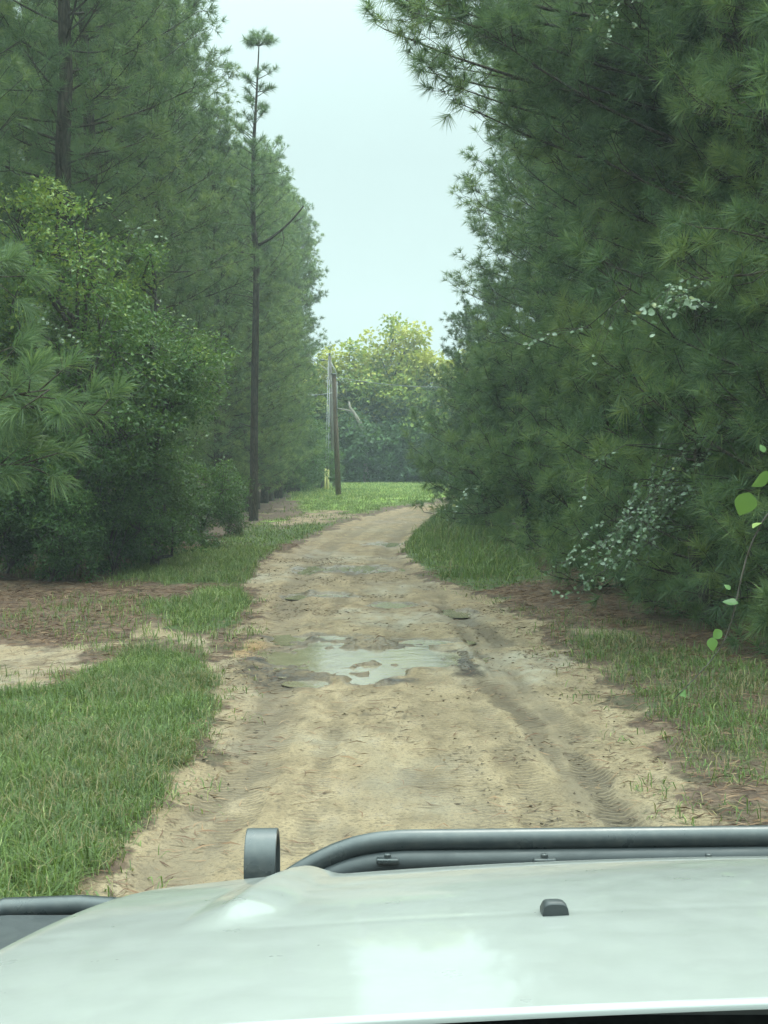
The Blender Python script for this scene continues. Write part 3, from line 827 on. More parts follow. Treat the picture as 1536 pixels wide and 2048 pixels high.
# tall bare trunk on the left
def bare_pine():
    rng = np.random.default_rng(9)
    root = empty('pine_tree')
    c0 = G(507, 1046)
    zs = np.array([-.25, 0, 1, 3, 5, 7, 8.6, 9.3, 10.4, 12, 13.6, 15.2])
    px = np.array([0, 0, .01, .03, .06, .10, .13, .02, .0, .04, .14, .22])
    rr_ = .88 * np.array([.22, .185, .15, .14, .13, .118, .108, .10, .085, .065, .04, .02])
    mb = MB()
    pts = np.stack([px, np.zeros(12), zs], -1)
    mb.tube(pts, rr_, 12)
    # broken stub limbs and a long dead limb on the right
    t = np.linspace(0, 1, 8)
    mbd = MB()
    dead = np.stack([.08 + 1.55 * t, -.25 * t, 8.75 + .62 * t + .62 * t ** 2.2], -1)
    mbd.tube(dead, .055 - .03 * t, 6)
    mbd.tube([(.95, -.15, 9.25), (1.0, -.1, 8.9), (.85, -.05, 8.5), (.55, 0, 8.1)], [.015, .012, .01, .006], 5)
    mbd.tube([(1.35, -.2, 9.5), (1.6, -.2, 9.62)], [.014, .006], 5)
    for z, a, l in ((6.9, 2.8, .35), (4.4, .3, .22), (3.0, 2.9, .5), (7.9, 1.8, .3)):
        mb.tube([(0.05, 0, z), (.05 + math.cos(a) * l, -.1, z + .15)], [.025, .01], 5)
    TA, TD, TS, TT = [], [], [], []
    spec = []
    for z in np.linspace(9.4, 14.2, 46):
        az = rng.uniform(0, 6.28); spec.append((z, az, rng.uniform(.25, .75) * (1.1 - .5 * (z > 13)), rng.uniform(.2, .9)))
    for z in np.linspace(6.2, 10, 26):
        spec.append((z, rng.uniform(1.6, 5.2), rng.uniform(.4, 1.1), rng.uniform(.0, .6)))
    spec += [(11.0, .0, .9, .1), (14.0, .1, .55, .5), (13.6, 0, .4, .2)]
    for z, az, l, e in spec:
        o = np.array([np.interp(z, zs, px), 0, z])
        d = np.array([math.cos(az) * math.cos(e), math.sin(az) * math.cos(e), math.sin(e)])
        mb.tube([o, o + d * l], [.016, .007], 4, cap=False)
        for q in (.6, 1):
            TA.append(o + d * l * q); TD.append(norm(d + [0, 0, .5])); TS.append(.16); TT.append(.5 + rng.normal(0, .1))
    for k in range(30):
        d = norm(np.array([rng.normal(0, .7), rng.normal(0, .7), rng.uniform(.1, 1)]))
        l = rng.uniform(.15, .55)
        o = np.array([.22, 0, 15.05])
        mb.tube([o, o + d * l], [.012, .006], 4, cap=False)
        TA.append(o + d * l * .8); TD.append(d); TS.append(.18); TT.append(.5)
    mb.build('trunk', M['bark'], root)
    mbd.build('dead_limb', M['bark'], root)
    V, Fs, ti = needles(np.array(TA), np.array(TD), np.array(TS), 60, .23, .014, rng, np.array(TT))
    mesh_obj('needle_crown', V, Fs, M['needle'], root, {'tint': ti}, smooth=False)
    root.location = (c0[0], c0[1], .03)
    tag(root, 'tall bare pine trunk with one crooked dead limb and a small tufted top', 'pine tree')
bare_pine()
# bare lower trunk further back
g2 = pine_geo(71, 16.5, 7.2, prof(1.7, .5, .4, .3), 70, 6, 24, .21, .018, r0=.21)
o2 = make_pine('pine_tree', g2)
place(o2, False, -4.95, 84.5, 0, 1.0, 'dark straight pine trunk at the far end of the left row, its lower half bare', 'pine tree', None)

# broadleaf trees
def leaves(Cp, Cr, per, size, rng, tint, flat=.55, asp=.55):
    m = len(Cp); N = m * per
    c = np.repeat(Cp, per, 0); r = np.repeat(Cr, per)
    d = norm(rng.normal(0, 1, (N, 3)))
    rad = rng.uniform(0, 1, N) ** .45
    p = c + d * (r * rad)[:, None] * np.array([1, 1, .62])
    dir_ = norm(d * np.array([1, 1, .25]) + rng.normal(0, .55, (N, 3)) + [0, 0, -.25])
    nrm = norm(np.array([0, 0, 1.0]) + rng.normal(0, flat, (N, 3)))
    s = norm(np.cross(dir_, nrm))
    up = np.cross(s, dir_)
    l = (size * rng.uniform(.6, 1.3, N))[:, None]
    w_ = l * asp * .5
    mid = p + dir_ * l * .45
    V = np.stack([p, mid + s * w_ + up * w_ * .35, p + dir_ * l, mid - s * w_ + up * w_ * .35], 1).reshape(-1, 3)
    b = np.arange(N)[:, None] * 4
    F_ = [np.concatenate([b + np.array([[0, 1, 2]]), b + np.array([[0, 2, 3]])])]
    ti = np.clip(np.repeat(tint, per) + rng.normal(0, .17, N), 0, 1)
    return V, F_, np.repeat(ti, 4)

def broad_geo(seed, H, R, z0, ncl, per, size, tb=.5, topt=.35, r0=.09, cr=(.22, .5), lean=(0, 0), lobes=9, asp=.55):
    rng = np.random.default_rng(seed)
    # lobes make the outline uneven
    lz = np.linspace(z0 + .1, H - .4, lobes) + rng.normal(0, .25, lobes)
    u = (lz - z0) / (H - z0)
    env = R * (.55 + .6 * np.sin(np.clip(u, 0, 1) ** .8 * PI)) * np.where(u > .8, .6, 1)
    la = np.arange(lobes) * 2.4 + rng.normal(0, .4, lobes)
    LC = np.stack([np.cos(la) * env * .5, np.sin(la) * env * .5, lz], -1)
    LR = env * rng.uniform(.45, .8, lobes)
    LC[-1] = (0, 0, H - LR[-1] * .8)
    LC[:, 0] += lean[0] * u; LC[:, 1] += lean[1] * u
    k = rng.choice(lobes, ncl, p=LR ** 2 / (LR ** 2).sum())
    d = norm(rng.normal(0, 1, (ncl, 3)))
    rad = rng.uniform(0, 1, ncl) ** .38
    cp = LC[k] + d * (LR[k] * rad)[:, None] * np.array([1, 1, 1.05])
    ok = cp[:, 2] > z0 * .8
    cp = cp[ok]; k = k[ok]; n = len(cp)
    cr_ = rng.uniform(cr[0], cr[1], n)
    mb = MB()
    tz = np.linspace(0, 1, 9)
    wob = np.cumsum(rng.normal(0, .06, (9, 2)), 0); wob -= wob[0]
    tp = np.stack([wob[:, 0] + lean[0] * tz * .8, wob[:, 1] + lean[1] * tz * .8, H * .88 * tz], -1)
    mb.tube(np.vstack([tp[:1] - [0, 0, .2], tp]), np.concatenate([[r0 * 1.2], r0 * (1 - tz * .85)]), 8)
    for j in range(lobes):
        zb = max(z0 * .6, LC[j, 2] - LR[j] * 1.1 - .3)
        o = np.array([np.interp(zb, tp[:, 2], tp[:, 0]), np.interp(zb, tp[:, 2], tp[:, 1]), zb])
        mid = (o + LC[j]) / 2 + rng.normal(0, .12, 3)
        mb.tube([o, mid, LC[j]], [r0 * .5, r0 * .35, r0 * .2], 5, cap=False)
    for j in range(n):
        if j % 2: continue
        a = LC[k[j]]
        mid = (a + cp[j]) / 2 + rng.normal(0, .06, 3)
        mb.tube([a, mid, cp[j]], [.014, .009, .004], 3, cap=False)
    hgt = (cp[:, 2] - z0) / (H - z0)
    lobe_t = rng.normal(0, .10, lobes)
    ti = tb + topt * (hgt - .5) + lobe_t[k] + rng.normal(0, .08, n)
    V, Fs, tt = leaves(cp, cr_, per, size, rng, ti, asp=asp)
    return mb, V, Fs, tt
def make_broad(name, geo, mat, bark=None):
    mb, V, Fs, ti = geo
    root = empty(name)
    mb.build('trunk', bark or M['bark_grey'], root)
    mesh_obj('leafy_crown', V, Fs, mat, root, {'tint': ti}, smooth=False)
    return root
def at(px, d): return (px - 768) / F * d
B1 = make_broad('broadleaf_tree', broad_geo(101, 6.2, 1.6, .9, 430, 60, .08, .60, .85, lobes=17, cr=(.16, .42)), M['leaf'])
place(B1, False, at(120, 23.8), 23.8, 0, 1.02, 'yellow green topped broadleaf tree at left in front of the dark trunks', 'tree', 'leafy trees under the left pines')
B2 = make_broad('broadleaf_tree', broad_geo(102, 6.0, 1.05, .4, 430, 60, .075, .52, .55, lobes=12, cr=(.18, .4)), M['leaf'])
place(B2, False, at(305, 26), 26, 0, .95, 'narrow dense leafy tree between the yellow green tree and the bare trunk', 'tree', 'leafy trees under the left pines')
place(B2, True, at(60, 27), 27, 2, .8, 'low leafy tree at the left edge below the yellow green tree', 'tree', 'leafy trees under the left pines')
place(B2, True, at(250, 29.5), 29.5, 4, 1.12, 'taller thin leafy tree with a pointed top behind the narrow dense one', 'tree', 'leafy trees under the left pines')
B3 = make_broad('shrub', broad_geo(103, 2.3, .95, .15, 170, 60, .07, .42, .3, r0=.03, lobes=7, cr=(.16, .34)), M['leaf'])
sh = [(10, 24.5, 1.0, 'leafy shrub at the left edge where straw meets grass'), (150, 25.4, .85, 'leafy shrub below the yellow green tree, right of the leftmost shrub'), (330, 28.5, .9, 'leafy shrub at the foot of the narrow dense tree'), (410, 31.5, .8, 'small shrub between the narrow dense tree and the bare trunk'),
      (455, 38, .75, 'small dim shrub just left of the bare trunk'), (95, 22.9, .8, 'low shrub hiding the foot of the yellow green topped tree'), (225, 24.4, .8, 'low shrub between the yellow green tree and the narrow dense tree'), (-10, 23.2, .85, 'shrub cut by the left edge beside the straw covered ground'), (275, 27, .7, 'small shrub right under the narrow dense tree'),
      (590, 84, 2.3, 'pale green bush at the end of the left pine row'), (640, 88, 1.3, 'low bush beside the yellow guy wire guards'), (556, 76, 1.5, 'shrub under the last pines of the left row')]
for i, (px, d, s_, lab) in enumerate(sh):
    place(B3, i > 0, at(px, d), d, i * 1.3, s_, lab, 'shrub', 'shrubs along the left tree line')
for i, (px, d, s_, lab) in enumerate([(1010, 34, 1.1, 'dark shrub under the right pines behind the tall grass'), (1100, 27, .9, 'dark shrub under the right pines next to the tall grass'), (940, 48, 1.3, 'dark shrub at the right of the bend'), (1330, 21, 1.3, 'dark shrub behind the curtain of pale vine leaves'), (1440, 17.5, 1.0, 'dark shrub under the right pines near the right edge'), (1380, 26, 1.7, 'tall dark shrub deep under the right pines')]):
    place(B3, True, at(px, d) + .7, d, i * 2.3, s_, lab, 'shrub', 'shrubs under the right pines')

# far trees round the lawn
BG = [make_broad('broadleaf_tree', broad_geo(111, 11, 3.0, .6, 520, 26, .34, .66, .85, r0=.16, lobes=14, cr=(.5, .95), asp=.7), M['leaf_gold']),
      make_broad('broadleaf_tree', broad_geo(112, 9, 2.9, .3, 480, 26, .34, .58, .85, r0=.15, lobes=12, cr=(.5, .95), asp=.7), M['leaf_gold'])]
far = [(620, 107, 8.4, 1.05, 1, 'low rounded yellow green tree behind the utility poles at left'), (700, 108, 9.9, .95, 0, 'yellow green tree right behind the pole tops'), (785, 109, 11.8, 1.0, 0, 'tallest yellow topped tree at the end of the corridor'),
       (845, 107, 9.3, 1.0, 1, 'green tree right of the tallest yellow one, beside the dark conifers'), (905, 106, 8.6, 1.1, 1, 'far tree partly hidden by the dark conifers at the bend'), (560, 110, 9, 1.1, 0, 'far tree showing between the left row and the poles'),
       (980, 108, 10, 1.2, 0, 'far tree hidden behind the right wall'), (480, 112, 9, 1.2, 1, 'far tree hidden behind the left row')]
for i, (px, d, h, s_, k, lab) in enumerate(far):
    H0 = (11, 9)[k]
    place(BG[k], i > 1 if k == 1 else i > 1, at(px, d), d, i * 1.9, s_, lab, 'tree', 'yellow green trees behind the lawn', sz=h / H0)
US = make_broad('shrub', broad_geo(121, 3.6, 1.9, .05, 230, 26, .26, .3, .25, r0=.05, lobes=9, cr=(.35, .7), asp=.7), M['leaf'])
for i, px in enumerate([585, 640, 690, 735, 785, 830, 880]):
    place(US, i > 0, at(px, 104.2), 104.2 + (i % 3) * .5, i * 1.1, 1 + .12 * (i % 3), 'dark bush at the foot of the far trees, %s from the left' % ORD[i], 'shrub', 'dark bushes along the far lawn edge')
# pale dead limbs in the far trees
mb = MB()
D_ = 103.6
def w3(px, py, d): return np.array([(px - 768) / F * d, d, HC - (py - HOR) / F * d])
mb.tube([w3(726, 858, D_), w3(720, 846, D_), w3(708, 826, D_), w3(700, 815, D_), w3(698, 803, D_)], [.16, .14, .11, .09, .05], 7)
mb.tube([w3(708, 826, D_), w3(698, 821, D_), w3(686, 819, D_), w3(676, 817, D_)], [.07, .06, .05, .03], 6)
# carry it down to the ground as the dead snag it is
g0 = w3(733, 966, D_); g0[2] = .4
mb.tube([g0, w3(731, 900, D_ + .2), w3(726, 858, D_)], [.2, .17, .15], 7)
tag(mb.build('dead_tree', M['deadwood']), 'pale forked dead limb standing out against the far green trees', 'dead tree')

# ------------------------------------------------------------------ vines on the right
def vine(name, strands, size, mat, label, group=None, seed=1, per=9, asp=.8, stem_r=.004, tb=.6, hang=-.4, attach=None):
    rng = np.random.default_rng(seed)
    base = np.mean([s_[0] for s_ in strands], 0)
    root = empty(name, tuple(base))
    mb = MB(); P_, D2 = [], []
    for st in strands:
        st = np.asarray(st, float)
        t = np.linspace(0, 1, len(st)); tt = np.linspace(0, 1, 14)
        c_ = np.stack([np.interp(tt, t, st[:, k]) for k in range(3)], -1)
        c_[1:-1] = (c_[:-2] + c_[1:-1] * 2 + c_[2:]) / 4
        mb.tube(c_ - base, np.linspace(stem_r, stem_r * .4, 14), 5)
        L_ = np.linalg.norm(np.diff(c_, axis=0), axis=1).sum()
        n_ = int(L_ * per)
        q = rng.uniform(0.05, 1, n_)
        P_.append(np.stack([np.interp(q, tt, c_[:, k]) for k in range(3)], -1) + rng.normal(0, size * .25, (n_, 3)))
    P_ = np.vstack(P_) - base; N = len(P_)
    d = norm(rng.normal(0, 1, (N, 3)) * [1, 1, .5] + [0, -.3, hang])
    nrm = norm(rng.normal(0, .5, (N, 3)) + [-.2, -.75, .8])
    s = norm(np.cross(d, nrm)); up = np.cross(s, d)
    l = (size * rng.uniform(.7, 1.2, N))[:, None]; w_ = l * asp * .5
    q = lambda a, b, c2=0: P_ + d * l * a + s * w_ * b + up * w_ * c2
    Vv = np.stack([q(0, 0), q(.12, .75, .12), q(.42, 1, .25), q(.75, .55, .15), q(1, 0, -.1), q(.75, -.55, .15), q(.42, -1, .25), q(.12, -.75, .12), q(.45, 0, 0)], 1).reshape(-1, 3)
    b = np.arange(N)[:, None] * 9
    Fs = [np.concatenate([b + np.array([[i, (i + 1) % 8, 8]]) for i in range(8)])]
    ti = np.clip(tb + rng.normal(0, .22, N), 0, 1)
    if len(strands) > 1:
        bs_ = np.array([s_[0] for s_ in strands]); bs_ = bs_[np.argsort(bs_[:, 2])]
        mb.tube(bs_ - base, stem_r * 1.2, 5)
    mb.build('stem', M['bark_grey'], root)
    mesh_obj('leaves', Vv, Fs, mat, root, {'tint': np.repeat(ti, 9)})
    return tag(root, label, 'vine', group)
rv = np.random.default_rng(3)
def strands(px0, py0, px1, py1, d0, d1, n, jit=40, sag=.15):
    out = []
    for i in range(n):
        a = w3(px0 + rv.normal(0, jit), py0 + rv.normal(0, jit), d0 + rv.uniform(-.5, .5)); b = w3(px1 + rv.normal(0, jit), py1 + rv.normal(0, jit), d1 + rv.uniform(-.4, .4))
        m = (a + b) / 2 + [0, 0, sag * rv.uniform(.3, 1.5)]
        out.append([a, m, b])
    return out
vine('climbing_vine', strands(1390, 930, 1260, 1110, 15.5, 14.2, 16, 50) + strands(1300, 1000, 1180, 1150, 15.2, 14, 8, 35) + [[w3(1330, 960, 15), w3(1200, 1090, 14), w3(1085, 1145, 13.6)], [w3(1250, 890, 15), w3(1180, 930, 14.5), w3(1160, 1020, 14.2)], [w3(1180, 1160, 14), w3(1130, 1195, 13.8), w3(1095, 1175, 13.8)]],
     .045, M['vine'], 'curtain of small pale vine leaves hanging low over the right verge', 'vines in the right wall', 4, per=26, tb=.22)
vine('climbing_vine', strands(1400, 580, 1290, 640, 13.5, 12.6, 7, 26), .06, M['vine'], 'cluster of pale vine leaves high in the right pines near the edge', 'vines in the right wall', 5, per=16, tb=.5)
vine('climbing_vine', strands(1290, 20, 1180, 70, 16, 15.2, 5, 25), .05, M['vine'], 'small pale vine cluster at the top of the right wall', 'vines in the right wall', 6, per=16, tb=.6)
vine('climbing_vine', strands(1180, 650, 1040, 675, 15.5, 15, 3, 12, .05) + strands(1250, 560, 1180, 720, 15, 14.5, 2, 12), .05, M['vine'], 'thin trail of pale vine leaves across the middle of the right wall', 'vines in the right wall', 7, per=11, tb=.4)
vine('climbing_vine', strands(250, 440, 310, 470, 22.3, 22, 3, 16, .05) + strands(60, 640, 150, 700, 22, 21.8, 3, 20), .06, M['vine'], 'sprig of pale leaves on the left yellow green tree', None, 8, per=14, tb=.45)
vine('climbing_vine', strands(1000, 940, 900, 1000, 40, 38, 4, 14, .05), .11, M['vine'], 'pale leafy sprig low on the right by the bend', 'vines in the right wall', 9, per=6, tb=.7)
# near stem hanging at the right edge with a few big leaves
st = [w3(1620, 930, 6.6), w3(1528, 1030, 6.4), w3(1490, 1120, 6.4), w3(1468, 1240, 6.4), w3(1440, 1310, 6.4), w3(1350, 1400, 6.3)]
root = vine('hanging_vine', [st], .05, M['leaf'], 'thin hanging stem with a few large bright leaves at the right edge', None, 10, per=2, tb=.8, stem_r=.005)
def big_leaf(c, ang, l, tilt):
    c = c - np.array(root.location)
    ys_ = np.linspace(0, 1, 9)
    wv = np.sin(np.clip(ys_, 0, 1) ** .75 * PI) * .42 + .0
    d = np.array([math.cos(ang), tilt * .3, math.sin(ang)]); d = norm(d)
    s = norm(np.cross(d, [.3, -1, tilt]))
    up = np.cross(s, d)
    P_ = [c + d * l * y_ + s * l * w_ * k + up * l * (abs(k) * .12 * w_ - .15 * y_ * y_) for y_, w_ in zip(ys_, wv) for k in (-1, -.5, 0, .5, 1)]
    i = np.arange(8)[:, None] * 5; j = np.arange(4)[None]
    BL = MB(); BL.add(P_, None, np.stack([i + j, i + j + 1, i + 5 + j + 1, i + 5 + j], -1).reshape(-1, 4))
    BL.build('leaf', M['leaf'], root, attrs={'tint': np.full(45, .42 + .05 * (l * 100 % 7))})
for px, py, an, l, ti in [(1500, 985, -1.9, .115, .9), (1538, 945, -2.4, .10, -.9), (1478, 1208, 2.9, .07, 1.6), (1446, 1262, -2.4, .055, .9), (1424, 1276, -1.4, .06, -.8), (1528, 905, 1.9, .04, .9), (1462, 1180, 2.3, .035, 1.2)]:
    big_leaf(w3(px, py, 6.38), an, l, ti)

# big needle tufts leaning in at left
def pine_branch(px0, py0, px1, py1, d0, d1, label, seed, nt=9, tb=.55):
    rng = np.random.default_rng(seed)
    a, b = w3(px0, py0, d0), w3(px1, py1, d1)
    t = np.linspace(0, 1, 8)[:, None]
    c_ = a * (1 - t) + b * t + np.array([0, 0, 1]) * .12 * np.sin(t * PI)
    mb = MB(); mb.tube(c_, np.linspace(.022, .006, 8), 6)
    TA, TD, TS = [], [], []
    for i in range(nt):
        q = .3 + .7 * (i + 1) / nt
        o = np.array([np.interp(q, t[:, 0], c_[:, k]) for k in range(3)])
        d = norm(norm(b - a) * .8 + rng.normal(0, .5, 3) + [0, 0, .25]); l = rng.uniform(.1, .35)
        mb.tube([o, o + d * l], [.007, .005], 4)
        TA.append(o + d * l * .9); TD.append(d); TS.append(.14)
    return mb, np.array(TA), np.array(TD), np.array(TS)
# these belong to a near pine whose trunk stands left of the frame
root = empty('pine_tree', (-5.2, 12.4, 0))
MBT = MB(); MBT.tube([(0, 0, -.2), (0, 0, 2), (.05, 0, 6), (0, 0, 10)], [.17, .15, .10, .03], 9)
As, Ds, Ss = [], [], []
for k_, (x0, y0, x1, y1) in enumerate([(-160, 900, 100, 780), (-200, 860, 190, 830), (-200, 1010, 60, 930), (-150, 700, 20, 760), (-200, 600, -10, 560)]):
    mb_, a, b, c_ = pine_branch(x0, y0, x1, y1, 12.4, 12.0 + .2 * k_, '', 200 + k_)
    MBT.add(np.vstack(mb_.V) - np.array(root.location), np.vstack(mb_.T) if mb_.T else None, np.vstack(mb_.Q))
    bz = (mb_.V[0][0] - np.array(root.location)); MBT.tube([(0, 0, bz[2] - .3), tuple(bz)], [.04, .022], 6)
    As.append(a); Ds.append(b); Ss.append(c_)
V_, F_, ti = needles(np.vstack(As) - np.array(root.location), np.vstack(Ds), np.concatenate(Ss), 110, .24, .005, np.random.default_rng(8), np.full(45, .55), seg=2, spread=(.25, 1.1), droop=.2)
MBT.build('trunk', M['bark'], root)
mesh_obj('needle_crown', V_, F_, M['needle'], root, {'tint': ti}, smooth=False)
tag(root, 'nearest left pine, only its low boughs with big round needle tufts reaching into view', 'pine tree')

# ------------------------------------------------------------------ utility poles
def pole(px, pyb, pyt, pxt, d, r, mat, name='utility_pole'):
    zb = float(gz(np.array([(px - 768) / F * d]), np.array([d]))[0])
    a = np.array([(px - 768) / F * d, d, zb]); b = w3(pxt, pyt, d)
    root = empty(name, tuple(a)); mb = MB()
    v = b - a
    mb.tube([-.02 * v, v * .5, v], [r, r * .85, r * .68], 14)
    mb.build('shaft', mat, root)
    return root, a, b
r1, a1, b1 = pole(677, 997, 748, 668, 77, .15, M['pole'])
mb = MB(); mb.tube([b1 - a1 + [0.16, -.12, -.4], b1 - a1 + [.16, -.12, -2.2]], .03, 6); mb.build('conduit', M['rust'], r1)
mb = MB(); mb.box(-.17, .17, -.17, .17, -.03, .03); o = mb.build('cap', M['rust'], r1); o.location = b1 - a1
tag(r1, 'brown weathered utility pole, the shorter front one standing in the lawn', 'utility pole')
d2 = 92
r2, a2, b2 = pole(670, 966, 713, 659.5, d2, .16, M['pole_grey'])
tag(r2, 'taller silvery utility pole just behind the brown one', 'utility pole')
mb = MB(); q = b2 - a2
mb.lathe([(0, 0), (.08, .02), (.05, .06), (.08, .1), (.05, .14), (.07, .18), (0, .2)], q[0], q[1], q[2], 10); mb.build('insulator', M['ceramic'], r2)
mb = MB(); qq = w3(648, 721, d2) - a2; mb.tube([qq - [.25, 0, 0], qq + [.05, 0, 0]], .07, 8); mb.tube([qq, q - [0, 0, .3]], .02, 5); mb.build('bracket', M['ceramic'], r2)
mb = MB(); mb.tube([q + [.1, -.16, -.4], q + [.45, -.3, -1.1], w3(664, 765, d2) - a2 + [0, -.2, 0]], .035, 6); mb.build('drop_cable', M['rust'], r2)
# guy wires and guards
for i, (pb, ptx, pty, lab) in enumerate([((650, 975), 657, 722, 'guy wire with a pale yellow guard, left of the pair beside the poles'), ((656, 970), 659, 760, 'guy wire with a bright yellow guard, right of the pair beside the poles')]):
    dd = 86
    zb = float(gz(np.array([(pb[0] - 768) / F * dd]), np.array([dd]))[0])
    a = np.array([(pb[0] - 768) / F * dd, dd, zb]); b = w3(ptx, pty, d2 - .2)
    root = empty('guy_wire', tuple(a)); mb = MB(); mb.tube([(0, 0, -.05), b - a], .022, 5); mb.build('cable', M['wire'], root)
    mb = MB(); v = norm(b - a); mb.tube([v * .12, v * 1.55], .065, 8); mb.build('guard', M['yellow'], root)
    tag(root, lab, 'guy wire', 'guy wires with yellow guards')
def cable(name, a, b, sag, r, label, mid=None):
    r = r * 1.4
    t = np.linspace(0, 1, 24)[:, None]
    P_ = a * (1 - t) + b * t - np.array([0, 0, 1]) * sag * 4 * t * (1 - t)
    mb = MB(); mb.tube(P_ - a, r, 5); root = empty(name, tuple(a)); mb.build('cable', M['wire'], root)
    if mid is not None:
        c_ = a * (1 - mid) + b * mid - np.array([0, 0, 1]) * sag * 4 * mid * (1 - mid)
        mb = MB(); v = norm(b - a); mb.tube([c_ - a - v * .55, c_ - a - v * .45, c_ - a + v * .45, c_ - a + v * .55], [.03, .1, .1, .03], 8); mb.build('splice_case', M['ceramic'], root)
    return tag(root, label, 'cable', 'overhead wires')
cable('overhead_wire', w3(520, 716, 92), w3(648, 721, 92), .15, .016, 'thin top wire running left from the taller pole')
cable('overhead_wire', w3(560, 640, 98), w3(657, 742, 92), .3, .014, 'steep thin wire rising to the left behind the pines')
cable('overhead_wire', w3(480, 790, 91), w3(666, 786, 91.6), .2, .025, 'low thick cable with a black splice case left of the poles', mid=.74)
cable('overhead_wire', w3(662, 752, 91), w3(960, 772, 84), .3, .014, 'faint pale wire running right from the poles across the far trees')

# ------------------------------------------------------------------ the vehicle we look out of
XC = .40
car = empty('off_road_vehicle', (XC, 1.25, 0))
tag(car, 'white off road vehicle seen from its driver seat, hood and black bumper tubes', 'vehicle')
ROLL = math.radians(1.9)
def hood_z(x, y):                 # vehicle coordinates: x across, y forward from the rear edge
    t = y / 1.25
    z = 1.392 - 1.25 * PI / 180 * (5.2 * t + 10.6 * np.abs(t) ** 2.5 / 2.5)
    hw = .965 - .12 * t
    e = np.abs(x) / hw
    z = z - .03 * e ** 2
    z = z - .16 * np.clip((e - .82) / .18, 0, 1) ** 2.4
    z = z - .035 * np.clip((t - .95) / .05, 0, 1) ** 2
    # pressed shoulder crest on either side, running slightly inwards to the front, the middle panel lower
    xr = .548 - .066 * (t - .36) / .64
    dl = np.abs(x) - xr
    wi = .092 - .030 * t
    crest = np.where(dl > 0, 1 - np.clip(dl / .05, 0, 1) ** .9, 1 - sst(-.006, wi, -dl))
    z = z + (.0175 - .005 * t) * crest * sst(.335, .46, t)
    z = z - .006 * sst(.55, 1, t) * sst(0, wi, -dl)
    z = z - .0004 * np.exp(-((t - .33 + .02 * x) / .010) ** 2) * (np.abs(x) < .5)
    return z
u = np.linspace(-1, 1, 361); v = np.concatenate([np.linspace(.012, .94, 150), np.linspace(.943, 1, 24)])
UU, VV = np.meshgrid(u, v)
XX = UU * (.965 - .12 * VV); YY = VV * 1.25 - .05 * np.abs(UU) ** 3 * VV
mb = MB(); ZZ = hood_z(XX, VV * 1.25)
YY = YY + 0 * ZZ
mb.grid(XX, YY, ZZ)
# front lip turned down, rear lip turned down
xf = XX[-1]; yf = YY[-1]; zf = ZZ[-1]
for (xx, yy, zz, sy) in ((XX[-1], YY[-1], ZZ[-1], 1), (XX[0], YY[0], ZZ[0], -1)):
    k = np.linspace(0, 1, 6)[:, None]
    rl = .010
    mb.grid(xx[None] + 0 * k, yy[None] + sy * rl * np.sin(k * PI / 2), zz[None] - rl * (1 - np.cos(k * PI / 2)) * (1 if sy > 0 else .5) - np.where(k >= 1, .03 if sy > 0 else .002, 0))
hood = mb.build('hood', M['white_paint'], car)
hood.rotation_euler = (0, -ROLL, 0)
hood.location = (0, 0, .008)
# cowl behind the hood
mb = MB()
cx_ = np.linspace(-.85, .85, 40); cy_ = np.linspace(-.42, -.004, 10)
CX, CY = np.meshgrid(cx_, cy_)
mb.grid(CX, CY, 1.384 - .03 * (CX / .9) ** 2 - .03 * (CY + .03) * 0 + CX * math.tan(ROLL) + .004 * np.sin(CY * 130))
mb.build('cowl', M['black_plastic'], car)
# washer nozzle
for sx in (-.21, .21):
    mb = MB()
    yv = .41
    zt = float(hood_z(np.array(sx), np.array(yv))) + .008 + sx * math.tan(ROLL)
    prof_ = [(-.022 * (1 if abs(math.cos(q_)) < 0 else 1) * math.copysign(abs(math.cos(q_)) ** .5, math.cos(q_)), .025 * abs(math.sin(q_)) ** .6) for q_ in np.linspace(0, PI, 19)]
    yy = np.array([-.026, -.024, -.01, .02, .045]); sc2 = np.array([.9, 1, 1, .8, .25])
    Xg = np.array([[p_[0] * (0.85 + .15 * s_) for p_ in prof_] for s_ in sc2]); Zg = np.array([[p_[1] * s_ for p_ in prof_] for s_ in sc2])
    mb.grid(Xg, np.repeat(yy[:, None], 19, 1), Zg)
    mb.add([(p_[0], -.026, p_[1] * .9) for p_ in prof_] + [(0, -.027, 0)], [(i, i + 1, 19) for i in range(18)])
    o = mb.build('washer_nozzle', M['black_plastic'], car); o.location = (sx, yv, zt - .001); o.scale = (.66, .66, .75)
# front bar
RB = .022
def vx(px, d): return (px - 768) / F * d - XC
yb = 2.98 - 1.25
zb_ = 1.121
hl = np.array([(vx(420, 2.98), yb, zb_ - .42), (vx(470, 2.98), yb, zb_ - .22), (vx(545, 2.98), yb, zb_ - .098), (vx(620, 2.98), yb, zb_ - .052), (vx(680, 2.98), yb, zb_ - .022), (vx(735, 2.98), yb, zb_ - .007), (vx(800, 2.98), yb, zb_ - .0)])
cs = np.linspace(vx(860, 2.98), .50, 6)
right = [(-p_[0] - .0, p_[1], p_[2] + .02) for p_ in hl[::-1]]
pts = np.vstack([hl, [(x, yb, zb_ + (x - vx(860, 2.98)) * .012) for x in cs], right])
